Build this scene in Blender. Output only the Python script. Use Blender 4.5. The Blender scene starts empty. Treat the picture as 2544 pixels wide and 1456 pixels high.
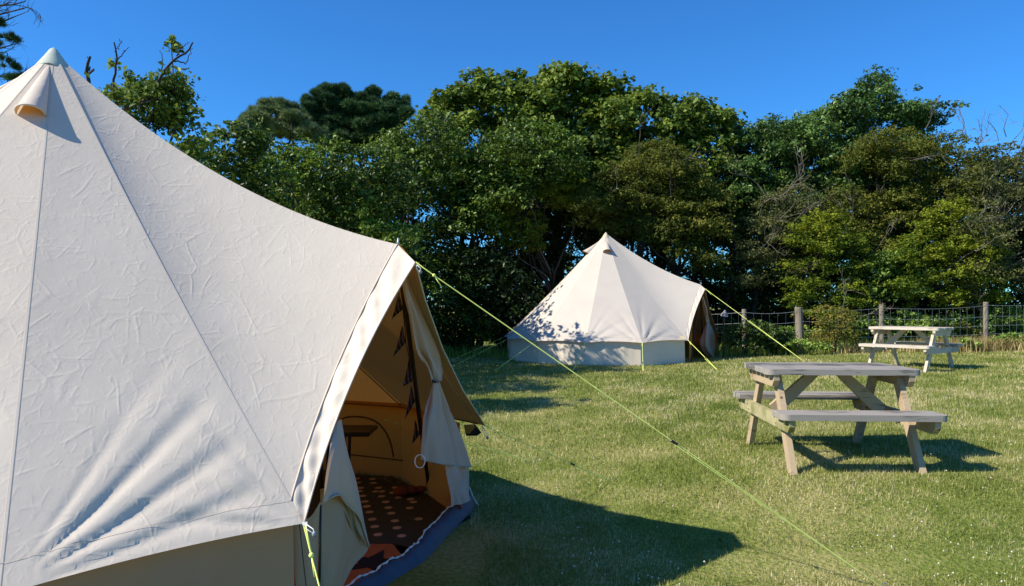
import bpy, math, random
import numpy as np
from mathutils import Vector, Matrix

random.seed(7)
RNG = np.random.default_rng(11)
scene = bpy.context.scene
COL = scene.collection
F = 1837.0            # focal length in reference units (frame 2544 wide)
CX, HY = 1272.0, 760.0
CAMZ = 1.5
R = math.radians

# ------------------------------------------------------------------ helpers
def sstep(t):
    t = np.clip(t, 0.0, 1.0)
    return t * t * (3 - 2 * t)

def gz(x, y):
    """height of the lawn: it climbs gently to the right and away"""
    x = np.asarray(x, dtype=float); y = np.asarray(y, dtype=float)
    t1 = sstep((x + 0.2) / 2.8) * sstep((y - 3.9) / 1.7)
    t = t1 + (1 - t1) * sstep((y - 7) / 8)
    h = 0.25 * t + 0.03 * np.clip(x - 3, 0, 12)
    h = h + 0.012 * np.sin(x * 1.3 + 0.4) * np.cos(y * 0.9) * np.clip((y - 6) / 4, 0, 1)
    return h

def P(px, py, d):
    return Vector(((px - CX) / F * d, d, CAMZ - (py - HY) / F * d))

def G(px, py):
    d = 5.0
    for _ in range(40):
        x = (px - CX) / F * d
        d = 0.5 * d + 0.5 * (CAMZ - float(gz(x, d))) * F / (py - HY)
    x = (px - CX) / F * d
    return Vector((x, d, float(gz(x, d))))

def tag(o, label=None, cat=None, group=None, kind=None):
    if label: o['label'] = label
    if cat: o['category'] = cat
    if group: o['group'] = group
    if kind: o['kind'] = kind
    return o

def empty(name, loc=(0, 0, 0), rz=0):
    o = bpy.data.objects.new(name, None)
    o.empty_display_size = 0.3
    o.location = loc; o.rotation_euler = (0, 0, rz)
    COL.objects.link(o)
    return o

class MB:
    def __init__(s):
        s.v = []; s.f = []; s.m = []; s.gr = []
    def add(s, verts, faces, mi=0):
        b = len(s.v)
        s.v += [tuple(v) for v in verts]
        s.f += [tuple(i + b for i in f) for f in faces]
        s.m += [mi] * len(faces)
    def tube(s, pts, rad, n=6, mi=0, cap=True):
        pts = [Vector(p) for p in pts]
        if not hasattr(rad, '__len__'): rad = [rad] * len(pts)
        rings = []
        prev = None
        for i, p in enumerate(pts):
            a = pts[max(i - 1, 0)]; b = pts[min(i + 1, len(pts) - 1)]
            t = (b - a)
            if t.length < 1e-9: t = Vector((0, 0, 1))
            t.normalize()
            if prev is None:
                u = t.orthogonal().normalized()
            else:
                u = (prev - t * prev.dot(t))
                u = u.normalized() if u.length > 1e-6 else t.orthogonal().normalized()
            prev = u
            w = t.cross(u)
            rings.append([p + (u * math.cos(k * 2 * math.pi / n) + w * math.sin(k * 2 * math.pi / n)) * rad[i] for k in range(n)])
        vs = [v for r in rings for v in r]
        fs = []
        for i in range(len(pts) - 1):
            for k in range(n):
                k2 = (k + 1) % n
                fs.append((i * n + k, i * n + k2, (i + 1) * n + k2, (i + 1) * n + k))
        if cap:
            fs.append(tuple(range(n))[::-1]); fs.append(tuple((len(pts) - 1) * n + k for k in range(n)))
        s.add(vs, fs, mi)
    def box(s, c, size, M=None, mi=0, bev=0.0):
        hx, hy, hz = [q / 2 for q in size]
        M = M or Matrix.Identity(3)
        c = Vector(c)
        b = min(bev, hx * .45, hy * .45, hz * .45)
        if b <= 0:
            vs = [c + M @ Vector((x * hx, y * hy, z * hz)) for x in (-1, 1) for y in (-1, 1) for z in (-1, 1)]
            fs = [(0, 1, 3, 2), (4, 6, 7, 5), (0, 4, 5, 1), (2, 3, 7, 6), (0, 2, 6, 4), (1, 5, 7, 3)]
            s.add(vs, fs, mi); return
        # chamfered: three vertices for each corner
        vs = []; idx = {}
        for x in (-1, 1):
            for y in (-1, 1):
                for z in (-1, 1):
                    for ax in range(3):
                        q = [x * (hx - b), y * (hy - b), z * (hz - b)]
                        q[ax] = (x * hx, y * hy, z * hz)[ax]
                        idx[(x, y, z, ax)] = len(vs)
                        vs.append(c + M @ Vector(q))
        fs = []
        for ax in range(3):
            o = [a for a in range(3) if a != ax]
            for sg in (-1, 1):
                loop = []
                for (p, q) in ((-1, -1), (1, -1), (1, 1), (-1, 1)):
                    k = [0, 0, 0]; k[ax] = sg; k[o[0]] = p; k[o[1]] = q
                    loop.append(idx[(k[0], k[1], k[2], ax)])
                if (sg > 0) == (ax == 1): loop.reverse()
                fs.append(tuple(loop))
            for (p, q) in ((-1, -1), (1, -1), (1, 1), (-1, 1)):
                k1 = [0, 0, 0]; k2 = [0, 0, 0]
                k1[ax] = -1; k2[ax] = 1
                k1[o[0]] = k2[o[0]] = p; k1[o[1]] = k2[o[1]] = q
                a0 = idx[(*k1, o[0])]; a1 = idx[(*k2, o[0])]; b0 = idx[(*k1, o[1])]; b1 = idx[(*k2, o[1])]
                fs.append((a0, a1, b1, b0))
        for x in (-1, 1):
            for y in (-1, 1):
                for z in (-1, 1):
                    fs.append((idx[(x, y, z, 0)], idx[(x, y, z, 1)], idx[(x, y, z, 2)]))
        s.add(vs, fs, mi)
    def ball(s, c, r, sq=1.0, n=8, m=5, mi=0):
        vs = [Vector(c) + Vector((0, 0, r * sq))]
        for i in range(1, m):
            a = math.pi * i / m
            for k in range(n):
                q = 2 * math.pi * k / n
                vs.append(Vector(c) + Vector((r * math.sin(a) * math.cos(q), r * math.sin(a) * math.sin(q), r * sq * math.cos(a))))
        vs.append(Vector(c) - Vector((0, 0, r * sq)))
        fs = [(0, 1 + k, 1 + (k + 1) % n) for k in range(n)]
        for i in range(m - 2):
            for k in range(n):
                a = 1 + i * n + k; b = 1 + i * n + (k + 1) % n
                fs.append((a, a + n, b + n, b))
        l = len(vs) - 1
        fs += [(l, 1 + (m - 2) * n + (k + 1) % n, 1 + (m - 2) * n + k) for k in range(n)]
        s.add(vs, fs, mi)
    def grid(s, A, mi=0, closed=False):
        A = np.asarray(A, dtype=float)
        n, m, _ = A.shape
        fs = [(i * m + j, i * m + j + 1, (i + 1) * m + j + 1, (i + 1) * m + j) for i in range(n - 1) for j in range(m - 1)]
        s.gr.append((len(s.f), len(s.f) + len(fs)))
        s.add(A.reshape(-1, 3).tolist(), fs, mi)
    def orient(s, c):
        """turn every face outward from the point c"""
        for g0, g1 in s.gr:
            tot = 0.0
            for f in s.f[g0:g1:max(1, (g1 - g0) // 60)]:
                a, b, d, e = [Vector(s.v[k]) for k in f]
                tot += (d - a).cross(e - b).dot((a + d) / 2 - c)
            if tot < 0:
                for i in range(g0, g1): s.f[i] = tuple(reversed(s.f[i]))
    def build(s, name, mats, parent=None, smooth=False, loc=None):
        me = bpy.data.meshes.new(name)
        off = Vector((0, 0, 0))
        if loc is not None: off = Vector(loc)
        me.from_pydata([(v[0] - off[0], v[1] - off[1], v[2] - off[2]) for v in s.v], [], s.f)
        if not isinstance(mats, (list, tuple)): mats = [mats]
        for m_ in mats: me.materials.append(m_)
        me.polygons.foreach_set('material_index', s.m)
        me.polygons.foreach_set('use_smooth', [smooth] * len(s.f))
        me.update()
        o = bpy.data.objects.new(name, me)
        COL.objects.link(o)
        if loc is not None: o.location = off
        if parent is not None:
            o.parent = parent
            o.matrix_parent_inverse = parent_world(parent).inverted()
        return o

def parent_world(p):
    M = Matrix.LocRotScale(p.location, p.rotation_euler, p.scale)
    if p.parent is not None:
        M = parent_world(p.parent) @ p.matrix_parent_inverse @ M
    return M

def np_mesh(name, V, T, mat, parent=None, mats=None):
    """V (n,3) float, T (m,3) int triangles"""
    me = bpy.data.meshes.new(name)
    me.vertices.add(len(V)); me.vertices.foreach_set('co', np.ascontiguousarray(V, dtype=np.float32).ravel())
    me.loops.add(T.size); me.loops.foreach_set('vertex_index', np.ascontiguousarray(T, dtype=np.int32).ravel())
    me.polygons.add(len(T)); me.polygons.foreach_set('loop_start', np.arange(0, T.size, 3, dtype=np.int32))
    me.polygons.foreach_set('loop_total', np.full(len(T), 3, dtype=np.int32))
    me.materials.append(mat)
    me.update(calc_edges=True); me.validate()
    o = bpy.data.objects.new(name, me)
    COL.objects.link(o)
    if parent is not None:
        o.parent = parent
        o.matrix_parent_inverse = parent_world(parent).inverted()
    return o

# ------------------------------------------------------------------ materials
def mat_new(name):
    m = bpy.data.materials.new(name); m.use_nodes = True
    nt = m.node_tree; nt.nodes.clear()
    out = nt.nodes.new('ShaderNodeOutputMaterial')
    return m, nt, out

def N(nt, t, **kw):
    n = nt.nodes.new(t)
    for k, v in kw.items():
        if k.startswith('i_'):
            n.inputs[k[2:].replace('_', ' ')].default_value = v
        else: setattr(n, k, v)
    return n

def ramp(nt, fac, stops):
    r = nt.nodes.new('ShaderNodeValToRGB')
    e = r.color_ramp.elements
    while len(e) < len(stops): e.new(0.5)
    for el, (p, c) in zip(e, stops):
        el.position = p; el.color = (*c, 1)
    nt.links.new(fac, r.inputs[0])
    return r.outputs[0]

def simple(name, col, rough=0.7, metal=0.0, spec=0.3):
    m, nt, out = mat_new(name)
    b = N(nt, 'ShaderNodeBsdfPrincipled')
    tc = N(nt, 'ShaderNodeTexCoord')
    nz = N(nt, 'ShaderNodeTexNoise'); nz.inputs['Scale'].default_value = 14; nz.inputs['Detail'].default_value = 5
    nt.links.new(tc.outputs['Object'], nz.inputs['Vector'])
    c = ramp(nt, nz.outputs[0], [(0.25, tuple(q * 0.82 for q in col)), (0.75, tuple(min(1, q * 1.12) for q in col))])
    nt.links.new(c, b.inputs['Base Color'])
    b.inputs['Roughness'].default_value = rough; b.inputs['Metallic'].default_value = metal
    b.inputs['Specular IOR Level'].default_value = spec
    nt.links.new(b.outputs[0], out.inputs[0])
    return m

LB = 2.2
def leaf_mat(name, stops, rough=0.45, trans=0.3, spec=0.5, patch=None):
    m, nt, out = mat_new(name)
    g = N(nt, 'ShaderNodeNewGeometry')
    tc = N(nt, 'ShaderNodeTexCoord')
    nz = N(nt, 'ShaderNodeTexNoise'); nz.inputs['Scale'].default_value = 0.9; nz.inputs['Detail'].default_value = 2
    nt.links.new(g.outputs['Position'], nz.inputs['Vector'])
    mx = N(nt, 'ShaderNodeMath', operation='MULTIPLY_ADD')
    nt.links.new(g.outputs['Random Per Island'], mx.inputs[0]); mx.inputs[1].default_value = 0.62
    sc_ = N(nt, 'ShaderNodeMath', operation='MULTIPLY_ADD')
    nt.links.new(nz.outputs[0], sc_.inputs[0]); sc_.inputs[1].default_value = 1.5; sc_.inputs[2].default_value = -0.55
    nt.links.new(sc_.outputs[0], mx.inputs[2])
    c = ramp(nt, mx.outputs[0], [(p_, tuple(q * LB for q in c_)) for p_, c_ in stops])
    b = N(nt, 'ShaderNodeBsdfPrincipled')
    nt.links.new(c, b.inputs['Base Color'])
    b.inputs['Roughness'].default_value = rough
    b.inputs['Specular IOR Level'].default_value = spec * 0.55
    t = N(nt, 'ShaderNodeBsdfTranslucent')
    hs = N(nt, 'ShaderNodeHueSaturation'); hs.inputs['Value'].default_value = 1.4; hs.inputs['Hue'].default_value = 0.485
    nt.links.new(c, hs.inputs['Color']); nt.links.new(hs.outputs[0], t.inputs['Color'])
    mix = N(nt, 'ShaderNodeMixShader'); mix.inputs[0].default_value = trans
    nt.links.new(b.outputs[0], mix.inputs[1]); nt.links.new(t.outputs[0], mix.inputs[2])
    nt.links.new(mix.outputs[0], out.inputs[0])
    return m

def canvas_mat(name, col=(0.81, 0.715, 0.58), tcol=(0.62, 0.32, 0.09), trans=0.16, wrinkle=1.0, dirt=0.0, scale=1.0, inner=None):
    m, nt, out = mat_new(name)
    L = nt.links.new
    tc = N(nt, 'ShaderNodeTexCoord')
    geo = N(nt, 'ShaderNodeNewGeometry')
    pos = geo.outputs['Position']
    # gentle cloth-wide tone variation
    n0 = N(nt, 'ShaderNodeTexNoise'); n0.inputs['Scale'].default_value = 2.3; n0.inputs['Detail'].default_value = 6
    L(pos, n0.inputs['Vector'])
    c = ramp(nt, n0.outputs[0], [(0.3, tuple(q * (0.95 - dirt) for q in col)), (0.7, tuple(min(1, q * 1.03) for q in col))])
    # warped position for creases
    wn = N(nt, 'ShaderNodeTexNoise'); wn.inputs['Scale'].default_value = 2.6 * scale; wn.inputs['Detail'].default_value = 2
    L(pos, wn.inputs['Vector'])
    wv = N(nt, 'ShaderNodeVectorMath', operation='MULTIPLY_ADD')
    L(wn.outputs['Color'], wv.inputs[0]); wv.inputs[1].default_value = (0.06, 0.06, 0.06); L(pos, wv.inputs[2])
    def crease(scale_, width, stretch, amp, seed):
        mp = N(nt, 'ShaderNodeMapping'); mp.inputs['Scale'].default_value = stretch
        mp.inputs['Rotation'].default_value = (0.3 * seed, 0.5, 0.9 * seed); mp.inputs['Location'].default_value = (seed, -seed, 2 * seed)
        L(wv.outputs[0], mp.inputs['Vector'])
        nn = N(nt, 'ShaderNodeTexNoise'); nn.inputs['Scale'].default_value = scale_; nn.inputs['Detail'].default_value = 1.5
        L(mp.outputs[0], nn.inputs['Vector'])
        a = N(nt, 'ShaderNodeMath', operation='SUBTRACT'); L(nn.outputs[0], a.inputs[0]); a.inputs[1].default_value = 0.5
        ab = N(nt, 'ShaderNodeMath', operation='ABSOLUTE'); L(a.outputs[0], ab.inputs[0])
        mr = N(nt, 'ShaderNodeMapRange'); mr.interpolation_type = 'SMOOTHSTEP'
        L(ab.outputs[0], mr.inputs['Value']); mr.inputs['From Min'].default_value = 0; mr.inputs['From Max'].default_value = width
        mr.inputs['To Min'].default_value = amp; mr.inputs['To Max'].default_value = 0
        # only in patches
        pn = N(nt, 'ShaderNodeTexNoise'); pn.inputs['Scale'].default_value = 2.2 + seed * .4; pn.inputs['Detail'].default_value = 2
        L(mp.outputs[0], pn.inputs['Vector'])
        pr = N(nt, 'ShaderNodeMapRange'); L(pn.outputs[0], pr.inputs['Value'])
        pr.inputs['From Min'].default_value = 0.50; pr.inputs['From Max'].default_value = 0.70
        mu = N(nt, 'ShaderNodeMath', operation='MULTIPLY'); L(mr.outputs[0], mu.inputs[0]); L(pr.outputs[0], mu.inputs[1])
        return mu.outputs[0]
    def crumple(scale_, width, stretch, amp, seed, lo=0.47, hi=0.6):
        mp = N(nt, 'ShaderNodeMapping'); mp.inputs['Scale'].default_value = stretch
        mp.inputs['Rotation'].default_value = (0.7 * seed, 0.4 * seed, 1.1 * seed); mp.inputs['Location'].default_value = (seed, -seed, 2 * seed)
        L(wv.outputs[0], mp.inputs['Vector'])
        vo = N(nt, 'ShaderNodeTexVoronoi'); vo.feature = 'DISTANCE_TO_EDGE'; vo.inputs['Scale'].default_value = scale_
        L(mp.outputs[0], vo.inputs['Vector'])
        mr = N(nt, 'ShaderNodeMapRange'); mr.interpolation_type = 'SMOOTHSTEP'
        L(vo.outputs['Distance'], mr.inputs['Value']); mr.inputs['From Min'].default_value = 0; mr.inputs['From Max'].default_value = width
        mr.inputs['To Min'].default_value = amp; mr.inputs['To Max'].default_value = 0
        pn = N(nt, 'ShaderNodeTexNoise'); pn.inputs['Scale'].default_value = scale_ * 0.9; pn.inputs['Detail'].default_value = 3
        L(mp.outputs[0], pn.inputs['Vector'])
        pr = N(nt, 'ShaderNodeMapRange'); pr.interpolation_type = 'SMOOTHSTEP'; L(pn.outputs[0], pr.inputs['Value'])
        pr.inputs['From Min'].default_value = lo; pr.inputs['From Max'].default_value = hi
        mu = N(nt, 'ShaderNodeMath', operation='MULTIPLY'); L(mr.outputs[0], mu.inputs[0]); L(pr.outputs[0], mu.inputs[1])
        return mu.outputs[0]
    parts = [crumple(3.4 * scale, 0.04, (1.0, 1.0, 0.35), 0.55, 1.0, .50, .62),
             crumple(5.5 * scale, 0.06, (0.4, 1.0, 1.0), 0.45, 2.3, .50, .62),
             crumple(9.0 * scale, 0.09, (1.0, 0.4, 0.8), 0.38, 3.1),
             crumple(17.0 * scale, 0.16, (1.0, 0.7, 0.4), 0.26, 4.3),
             crumple(28.0 * scale, 0.22, (0.5, 1.0, 0.7), 0.14, 5.7)]
    big = N(nt, 'ShaderNodeTexNoise'); big.inputs['Scale'].default_value = 5.0 * scale; big.inputs['Detail'].default_value = 4
    L(wv.outputs[0], big.inputs['Vector'])
    acc = big.outputs[0]
    sep = N(nt, 'ShaderNodeMapping'); sep.inputs['Scale'].default_value = (9, 9, 1.1); L(pos, sep.inputs['Vector'])
    tn = N(nt, 'ShaderNodeTexNoise'); tn.inputs['Scale'].default_value = 1.0; tn.inputs['Detail'].default_value = 3; L(sep.outputs[0], tn.inputs['Vector'])
    tm = N(nt, 'ShaderNodeMath', operation='MULTIPLY'); L(tn.outputs[0], tm.inputs[0]); tm.inputs[1].default_value = 1.3
    parts.append(tm.outputs[0])
    for p_ in parts:
        ad = N(nt, 'ShaderNodeMath', operation='ADD'); L(acc, ad.inputs[0]); L(p_, ad.inputs[1]); acc = ad.outputs[0]
    bump = N(nt, 'ShaderNodeBump'); bump.inputs['Strength'].default_value = min(1.0, 0.55 * wrinkle); bump.inputs['Distance'].default_value = 0.0023 * wrinkle
    L(acc, bump.inputs['Height'])
    wv2 = N(nt, 'ShaderNodeTexNoise'); wv2.inputs['Scale'].default_value = 260; wv2.inputs['Detail'].default_value = 1
    L(pos, wv2.inputs['Vector'])
    bump2 = N(nt, 'ShaderNodeBump'); bump2.inputs['Strength'].default_value = 0.12; bump2.inputs['Distance'].default_value = 0.002
    L(wv2.outputs[0], bump2.inputs['Height']); L(bump.outputs[0], bump2.inputs['Normal'])
    b = N(nt, 'ShaderNodeBsdfPrincipled')
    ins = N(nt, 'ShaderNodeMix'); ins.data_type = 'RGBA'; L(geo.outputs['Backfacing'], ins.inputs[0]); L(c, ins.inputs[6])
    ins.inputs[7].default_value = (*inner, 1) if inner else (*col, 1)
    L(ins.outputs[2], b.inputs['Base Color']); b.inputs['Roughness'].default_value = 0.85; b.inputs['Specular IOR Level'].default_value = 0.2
    L(bump2.outputs[0], b.inputs['Normal'])
    t = N(nt, 'ShaderNodeBsdfTranslucent'); t.inputs['Color'].default_value = (*tcol, 1)
    L(bump2.outputs[0], t.inputs['Normal'])
    mix = N(nt, 'ShaderNodeMixShader'); mix.inputs[0].default_value = trans
    L(b.outputs[0], mix.inputs[1]); L(t.outputs[0], mix.inputs[2]); L(mix.outputs[0], out.inputs[0])
    return m

def wood_mat(name, c0, c1, moss=None, rough=0.8):
    m, nt, out = mat_new(name)
    L = nt.links.new
    tc = N(nt, 'ShaderNodeTexCoord')
    mp = N(nt, 'ShaderNodeMapping'); mp.inputs['Scale'].default_value = (1.6, 22, 22)
    L(tc.outputs['Object'], mp.inputs['Vector'])
    n1 = N(nt, 'ShaderNodeTexNoise'); n1.inputs['Scale'].default_value = 3.0; n1.inputs['Detail'].default_value = 8; n1.inputs['Roughness'].default_value = 0.65
    n1.inputs['Distortion'].default_value = 0.6
    L(mp.outputs[0], n1.inputs['Vector'])
    n2 = N(nt, 'ShaderNodeTexNoise'); n2.inputs['Scale'].default_value = 3.0; n2.inputs['Detail'].default_value = 5
    L(tc.outputs['Object'], n2.inputs['Vector'])
    g = N(nt, 'ShaderNodeNewGeometry')
    s1 = N(nt, 'ShaderNodeMath', operation='MULTIPLY_ADD'); L(n2.outputs[0], s1.inputs[0]); s1.inputs[1].default_value = 0.8; L(n1.outputs[0], s1.inputs[2])
    s2 = N(nt, 'ShaderNodeMath', operation='MULTIPLY_ADD'); L(g.outputs['Random Per Island'], s2.inputs[0]); s2.inputs[1].default_value = 0.25; L(s1.outputs[0], s2.inputs[2])
    c = ramp(nt, s2.outputs[0], [(0.66, tuple(q * .7 for q in c0)), (0.80, c0), (0.93, tuple((a + b) / 2 for a, b in zip(c0, c1))), (1.0, c1)])
    # knots / weather spots
    v = N(nt, 'ShaderNodeTexVoronoi'); v.inputs['Scale'].default_value = 5.0
    L(tc.outputs['Object'], v.inputs['Vector'])
    vr = N(nt, 'ShaderNodeMapRange'); L(v.outputs['Distance'], vr.inputs['Value']); vr.inputs['From Min'].default_value = 0.04; vr.inputs['From Max'].default_value = 0.09
    kn = N(nt, 'ShaderNodeMix'); kn.data_type = 'RGBA'; L(vr.outputs[0], kn.inputs[0]); kn.inputs[6].default_value = (*[q * 0.45 for q in c0], 1); L(c, kn.inputs[7])
    col = kn.outputs[2]
    if moss:
        n3 = N(nt, 'ShaderNodeTexNoise'); n3.inputs['Scale'].default_value = 5; n3.inputs['Detail'].default_value = 6
        L(tc.outputs['Object'], n3.inputs['Vector'])
        mr = N(nt, 'ShaderNodeMapRange'); L(n3.outputs[0], mr.inputs['Value']); mr.inputs['From Min'].default_value = 0.42; mr.inputs['From Max'].default_value = 0.6
        mm = N(nt, 'ShaderNodeMix'); mm.data_type = 'RGBA'; L(mr.outputs[0], mm.inputs[0]); L(col, mm.inputs[6]); mm.inputs[7].default_value = (*moss, 1)
        col = mm.outputs[2]
    b = N(nt, 'ShaderNodeBsdfPrincipled'); L(col, b.inputs['Base Color']); b.inputs['Roughness'].default_value = rough
    b.inputs['Specular IOR Level'].default_value = 0.25
    bp = N(nt, 'ShaderNodeBump'); bp.inputs['Strength'].default_value = 0.5; bp.inputs['Distance'].default_value = 0.004
    L(n1.outputs[0], bp.inputs['Height']); L(bp.outputs[0], b.inputs['Normal'])
    L(b.outputs[0], out.inputs[0])
    return m

M = {}
INNER_GLOW = (0.37, 0.165, 0.03)  # orange glow and dimness inside the tents, put into the cloth's inner colour
M['canvas'] = canvas_mat('canvas_cloth', wrinkle=1.0, inner=INNER_GLOW, scale=1.35, trans=0.22, tcol=(0.8, 0.36, 0.07))
M['canvas_far'] = canvas_mat('canvas_cloth_smooth', col=(0.62, 0.56, 0.48), wrinkle=0.22, scale=1.3, inner=INNER_GLOW)
M['canvas_wall_shaded'] = canvas_mat('canvas_wall_shaded', col=(0.38, 0.30, 0.19), wrinkle=0.35, inner=INNER_GLOW, trans=0.22, tcol=(0.8, 0.36, 0.07))  # near wall canvas, colour darkened to carry the shade below the eave
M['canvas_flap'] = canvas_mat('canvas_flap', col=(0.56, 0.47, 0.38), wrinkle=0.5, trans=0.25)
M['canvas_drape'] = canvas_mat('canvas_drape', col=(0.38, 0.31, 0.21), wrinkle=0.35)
M['seam'] = canvas_mat('seam_tape', col=(0.70, 0.61, 0.50), wrinkle=0.3, trans=0.08)
M['seam_dark'] = simple('seam_thread', (0.62, 0.54, 0.44), 0.9)
M['cap'] = canvas_mat('cap_cloth', col=(0.56, 0.60, 0.50), wrinkle=0.3, trans=0.1)
M['cap_far'] = canvas_mat('cap_cloth_cream', col=(0.60, 0.54, 0.37), wrinkle=0.3, trans=0.1)
M['rope'] = simple('lime_rope', (0.80, 0.88, 0.22), 0.6)
M['cord'] = simple('white_cord', (0.75, 0.74, 0.68), 0.6)
M['toggle'] = simple('grey_plastic', (0.22, 0.25, 0.28), 0.35, spec=0.5)
M['black'] = simple('black_plastic', (0.012, 0.012, 0.014), 0.4, spec=0.5)
M['metal'] = simple('galvanised_metal', (0.45, 0.45, 0.43), 0.4, metal=0.8)
M['pole'] = simple('dark_pole', (0.035, 0.026, 0.02), 0.5)
M['sheet'] = simple('blue_groundsheet', (0.055, 0.07, 0.105), 0.55, spec=0.4)
M['sheet_in'] = simple('dark_groundsheet', (0.06, 0.055, 0.05), 0.6)
M['bark'] = simple('bark', (0.045, 0.037, 0.028), 0.9)
M['bark_grey'] = simple('grey_lichen_bark', (0.15, 0.135, 0.105), 0.9)
M['post'] = wood_mat('post_wood', (0.10, 0.085, 0.06), (0.24, 0.205, 0.155))
M['wire'] = simple('fence_wire', (0.46, 0.48, 0.45), 0.5, metal=0.3)
M['wood_top'] = wood_mat('grey_weathered_wood', (0.075, 0.07, 0.06), (0.30, 0.275, 0.24))
M['wood_leg'] = wood_mat('brown_weathered_wood', (0.20, 0.13, 0.065), (0.44, 0.34, 0.215))
M['wood_moss'] = wood_mat('mossy_wood', (0.24, 0.20, 0.10), (0.40, 0.36, 0.20), moss=(0.20, 0.20, 0.075))
M['wood_pale'] = wood_mat('bleached_wood', (0.24, 0.195, 0.145), (0.54, 0.48, 0.39))
M['wood_pale_leg'] = wood_mat('pale_leg_wood', (0.26, 0.20, 0.13), (0.55, 0.47, 0.36))

M['lf_laurel'] = leaf_mat('dark_glossy_leaf', [(0.1, (0.009, 0.020, 0.004)), (0.5, (0.034, 0.060, 0.008)), (0.9, (0.095, 0.145, 0.018))], rough=0.42, trans=0.25, spec=0.5)
M['lf_syc'] = leaf_mat('sycamore_leaf', [(0.1, (0.022, 0.042, 0.008)), (0.5, (0.055, 0.085, 0.013)), (0.9, (0.105, 0.14, 0.02))], rough=0.5, trans=0.28, spec=.35)
M['lf_oak'] = leaf_mat('evergreen_leaf', [(0.1, (0.014, 0.032, 0.008)), (0.5, (0.036, 0.070, 0.015)), (0.9, (0.07, 0.115, 0.024))], rough=0.38, trans=0.22, spec=0.5)
M['lf_haw'] = leaf_mat('hawthorn_leaf', [(0.1, (0.028, 0.050, 0.007)), (0.5, (0.070, 0.100, 0.010)), (0.9, (0.15, 0.165, 0.016))], rough=0.6, trans=0.35, spec=.2)
M['lf_olive'] = leaf_mat('olive_brown_leaf', [(0.1, (0.022, 0.032, 0.007)), (0.5, (0.050, 0.064, 0.011)), (0.9, (0.10, 0.10, 0.017))], rough=0.6, trans=0.3, spec=.2)
M['lf_grey'] = leaf_mat('grey_olive_leaf', [(0.1, (0.028, 0.036, 0.012)), (0.5, (0.052, 0.062, 0.02)), (0.9, (0.10, 0.10, 0.035))], rough=0.6, trans=0.3, spec=.2)
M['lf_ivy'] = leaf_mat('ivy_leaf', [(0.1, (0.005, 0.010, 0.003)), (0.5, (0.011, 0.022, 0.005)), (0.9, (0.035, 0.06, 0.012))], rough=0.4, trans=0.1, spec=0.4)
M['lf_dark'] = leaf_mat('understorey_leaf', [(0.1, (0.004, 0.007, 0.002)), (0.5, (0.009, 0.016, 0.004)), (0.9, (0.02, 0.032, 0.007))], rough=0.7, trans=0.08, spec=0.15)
M['lf_bramble'] = leaf_mat('bramble_leaf', [(0.1, (0.035, 0.065, 0.012)), (0.5, (0.085, 0.135, 0.024)), (0.9, (0.17, 0.22, 0.05))], rough=0.55, trans=0.3, spec=.3)
M['lf_dry'] = leaf_mat('dried_stalk', [(0.1, (0.08, 0.065, 0.025)), (0.5, (0.15, 0.12, 0.05)), (0.9, (0.24, 0.20, 0.10))], rough=0.8, trans=0.2, spec=0.1)
M['lf_rust'] = leaf_mat('rusty_leaf', [(0.1, (0.022, 0.038, 0.008)), (0.5, (0.06, 0.075, 0.014)), (0.9, (0.15, 0.12, 0.03))], rough=0.7, trans=0.3, spec=.1)
M['lf_pine'] = leaf_mat('pine_needle', [(0.1, (0.010, 0.024, 0.009)), (0.5, (0.022, 0.048, 0.016)), (0.9, (0.05, 0.09, 0.03))], rough=0.6, trans=0.1, spec=.2)
M['lf_pine2'] = leaf_mat('pale_pine_needle', [(0.1, (0.028, 0.048, 0.022)), (0.5, (0.06, 0.085, 0.035)), (0.9, (0.11, 0.135, 0.055))], rough=0.6, trans=0.1, spec=.2)

# ------------------------------------------------------------------ world, sun, camera
SUN_EL, SUN_AZ = 40.0, 197.0          # azimuth of the sun measured from +x
w = bpy.data.worlds.new("World"); scene.world = w; w.use_nodes = True
wn = w.node_tree; bg = wn.nodes['Background']
sky = wn.nodes.new('ShaderNodeTexSky'); sky.sky_type = 'NISHITA'; sky.sun_disc = False
sky.sun_elevation = R(SUN_EL); sky.sun_rotation = R(90 - SUN_AZ)
sky.altitude = 300; sky.air_density = 1.0; sky.dust_density = 0.0; sky.ozone_density = 4.0
hs = wn.nodes.new('ShaderNodeHueSaturation'); hs.inputs['Saturation'].default_value = 1.08
tint = wn.nodes.new('ShaderNodeMix'); tint.data_type = 'RGBA'; tint.blend_type = 'MULTIPLY'; tint.inputs[0].default_value = 1.0
tint.inputs[7].default_value = (0.40, 1.0, 1.5, 1)
wn.links.new(sky.outputs[0], hs.inputs['Color']); wn.links.new(hs.outputs[0], tint.inputs[6]); wn.links.new(tint.outputs[2], bg.inputs[0])
bg.inputs[1].default_value = 0.085
sl = bpy.data.lights.new('sun', 'SUN'); sl.energy = 5.0; sl.angle = R(0.5); sl.color = (1.0, 0.92, 0.80)
so = bpy.data.objects.new('sun', sl); COL.objects.link(so)
sd = Vector((math.cos(R(SUN_EL)) * math.cos(R(SUN_AZ)), math.cos(R(SUN_EL)) * math.sin(R(SUN_AZ)), math.sin(R(SUN_EL))))
so.rotation_euler = sd.to_track_quat('Z', 'Y').to_euler(); so.location = sd * 40
cd = bpy.data.cameras.new('camera'); cd.sensor_width = 36; cd.lens = F / 2544 * 36
cd.shift_y = (HY - 728) / 2544; cd.clip_end = 1000; cd.clip_start = 0.05
co = bpy.data.objects.new('camera', cd); COL.objects.link(co)
co.location = (0, 0, CAMZ); co.rotation_euler = (R(90), 0, 0); scene.camera = co
scene.view_settings.view_transform = 'Standard'; scene.view_settings.look = 'None'
scene.view_settings.gamma = 1; scene.view_settings.exposure = 0.55

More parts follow.
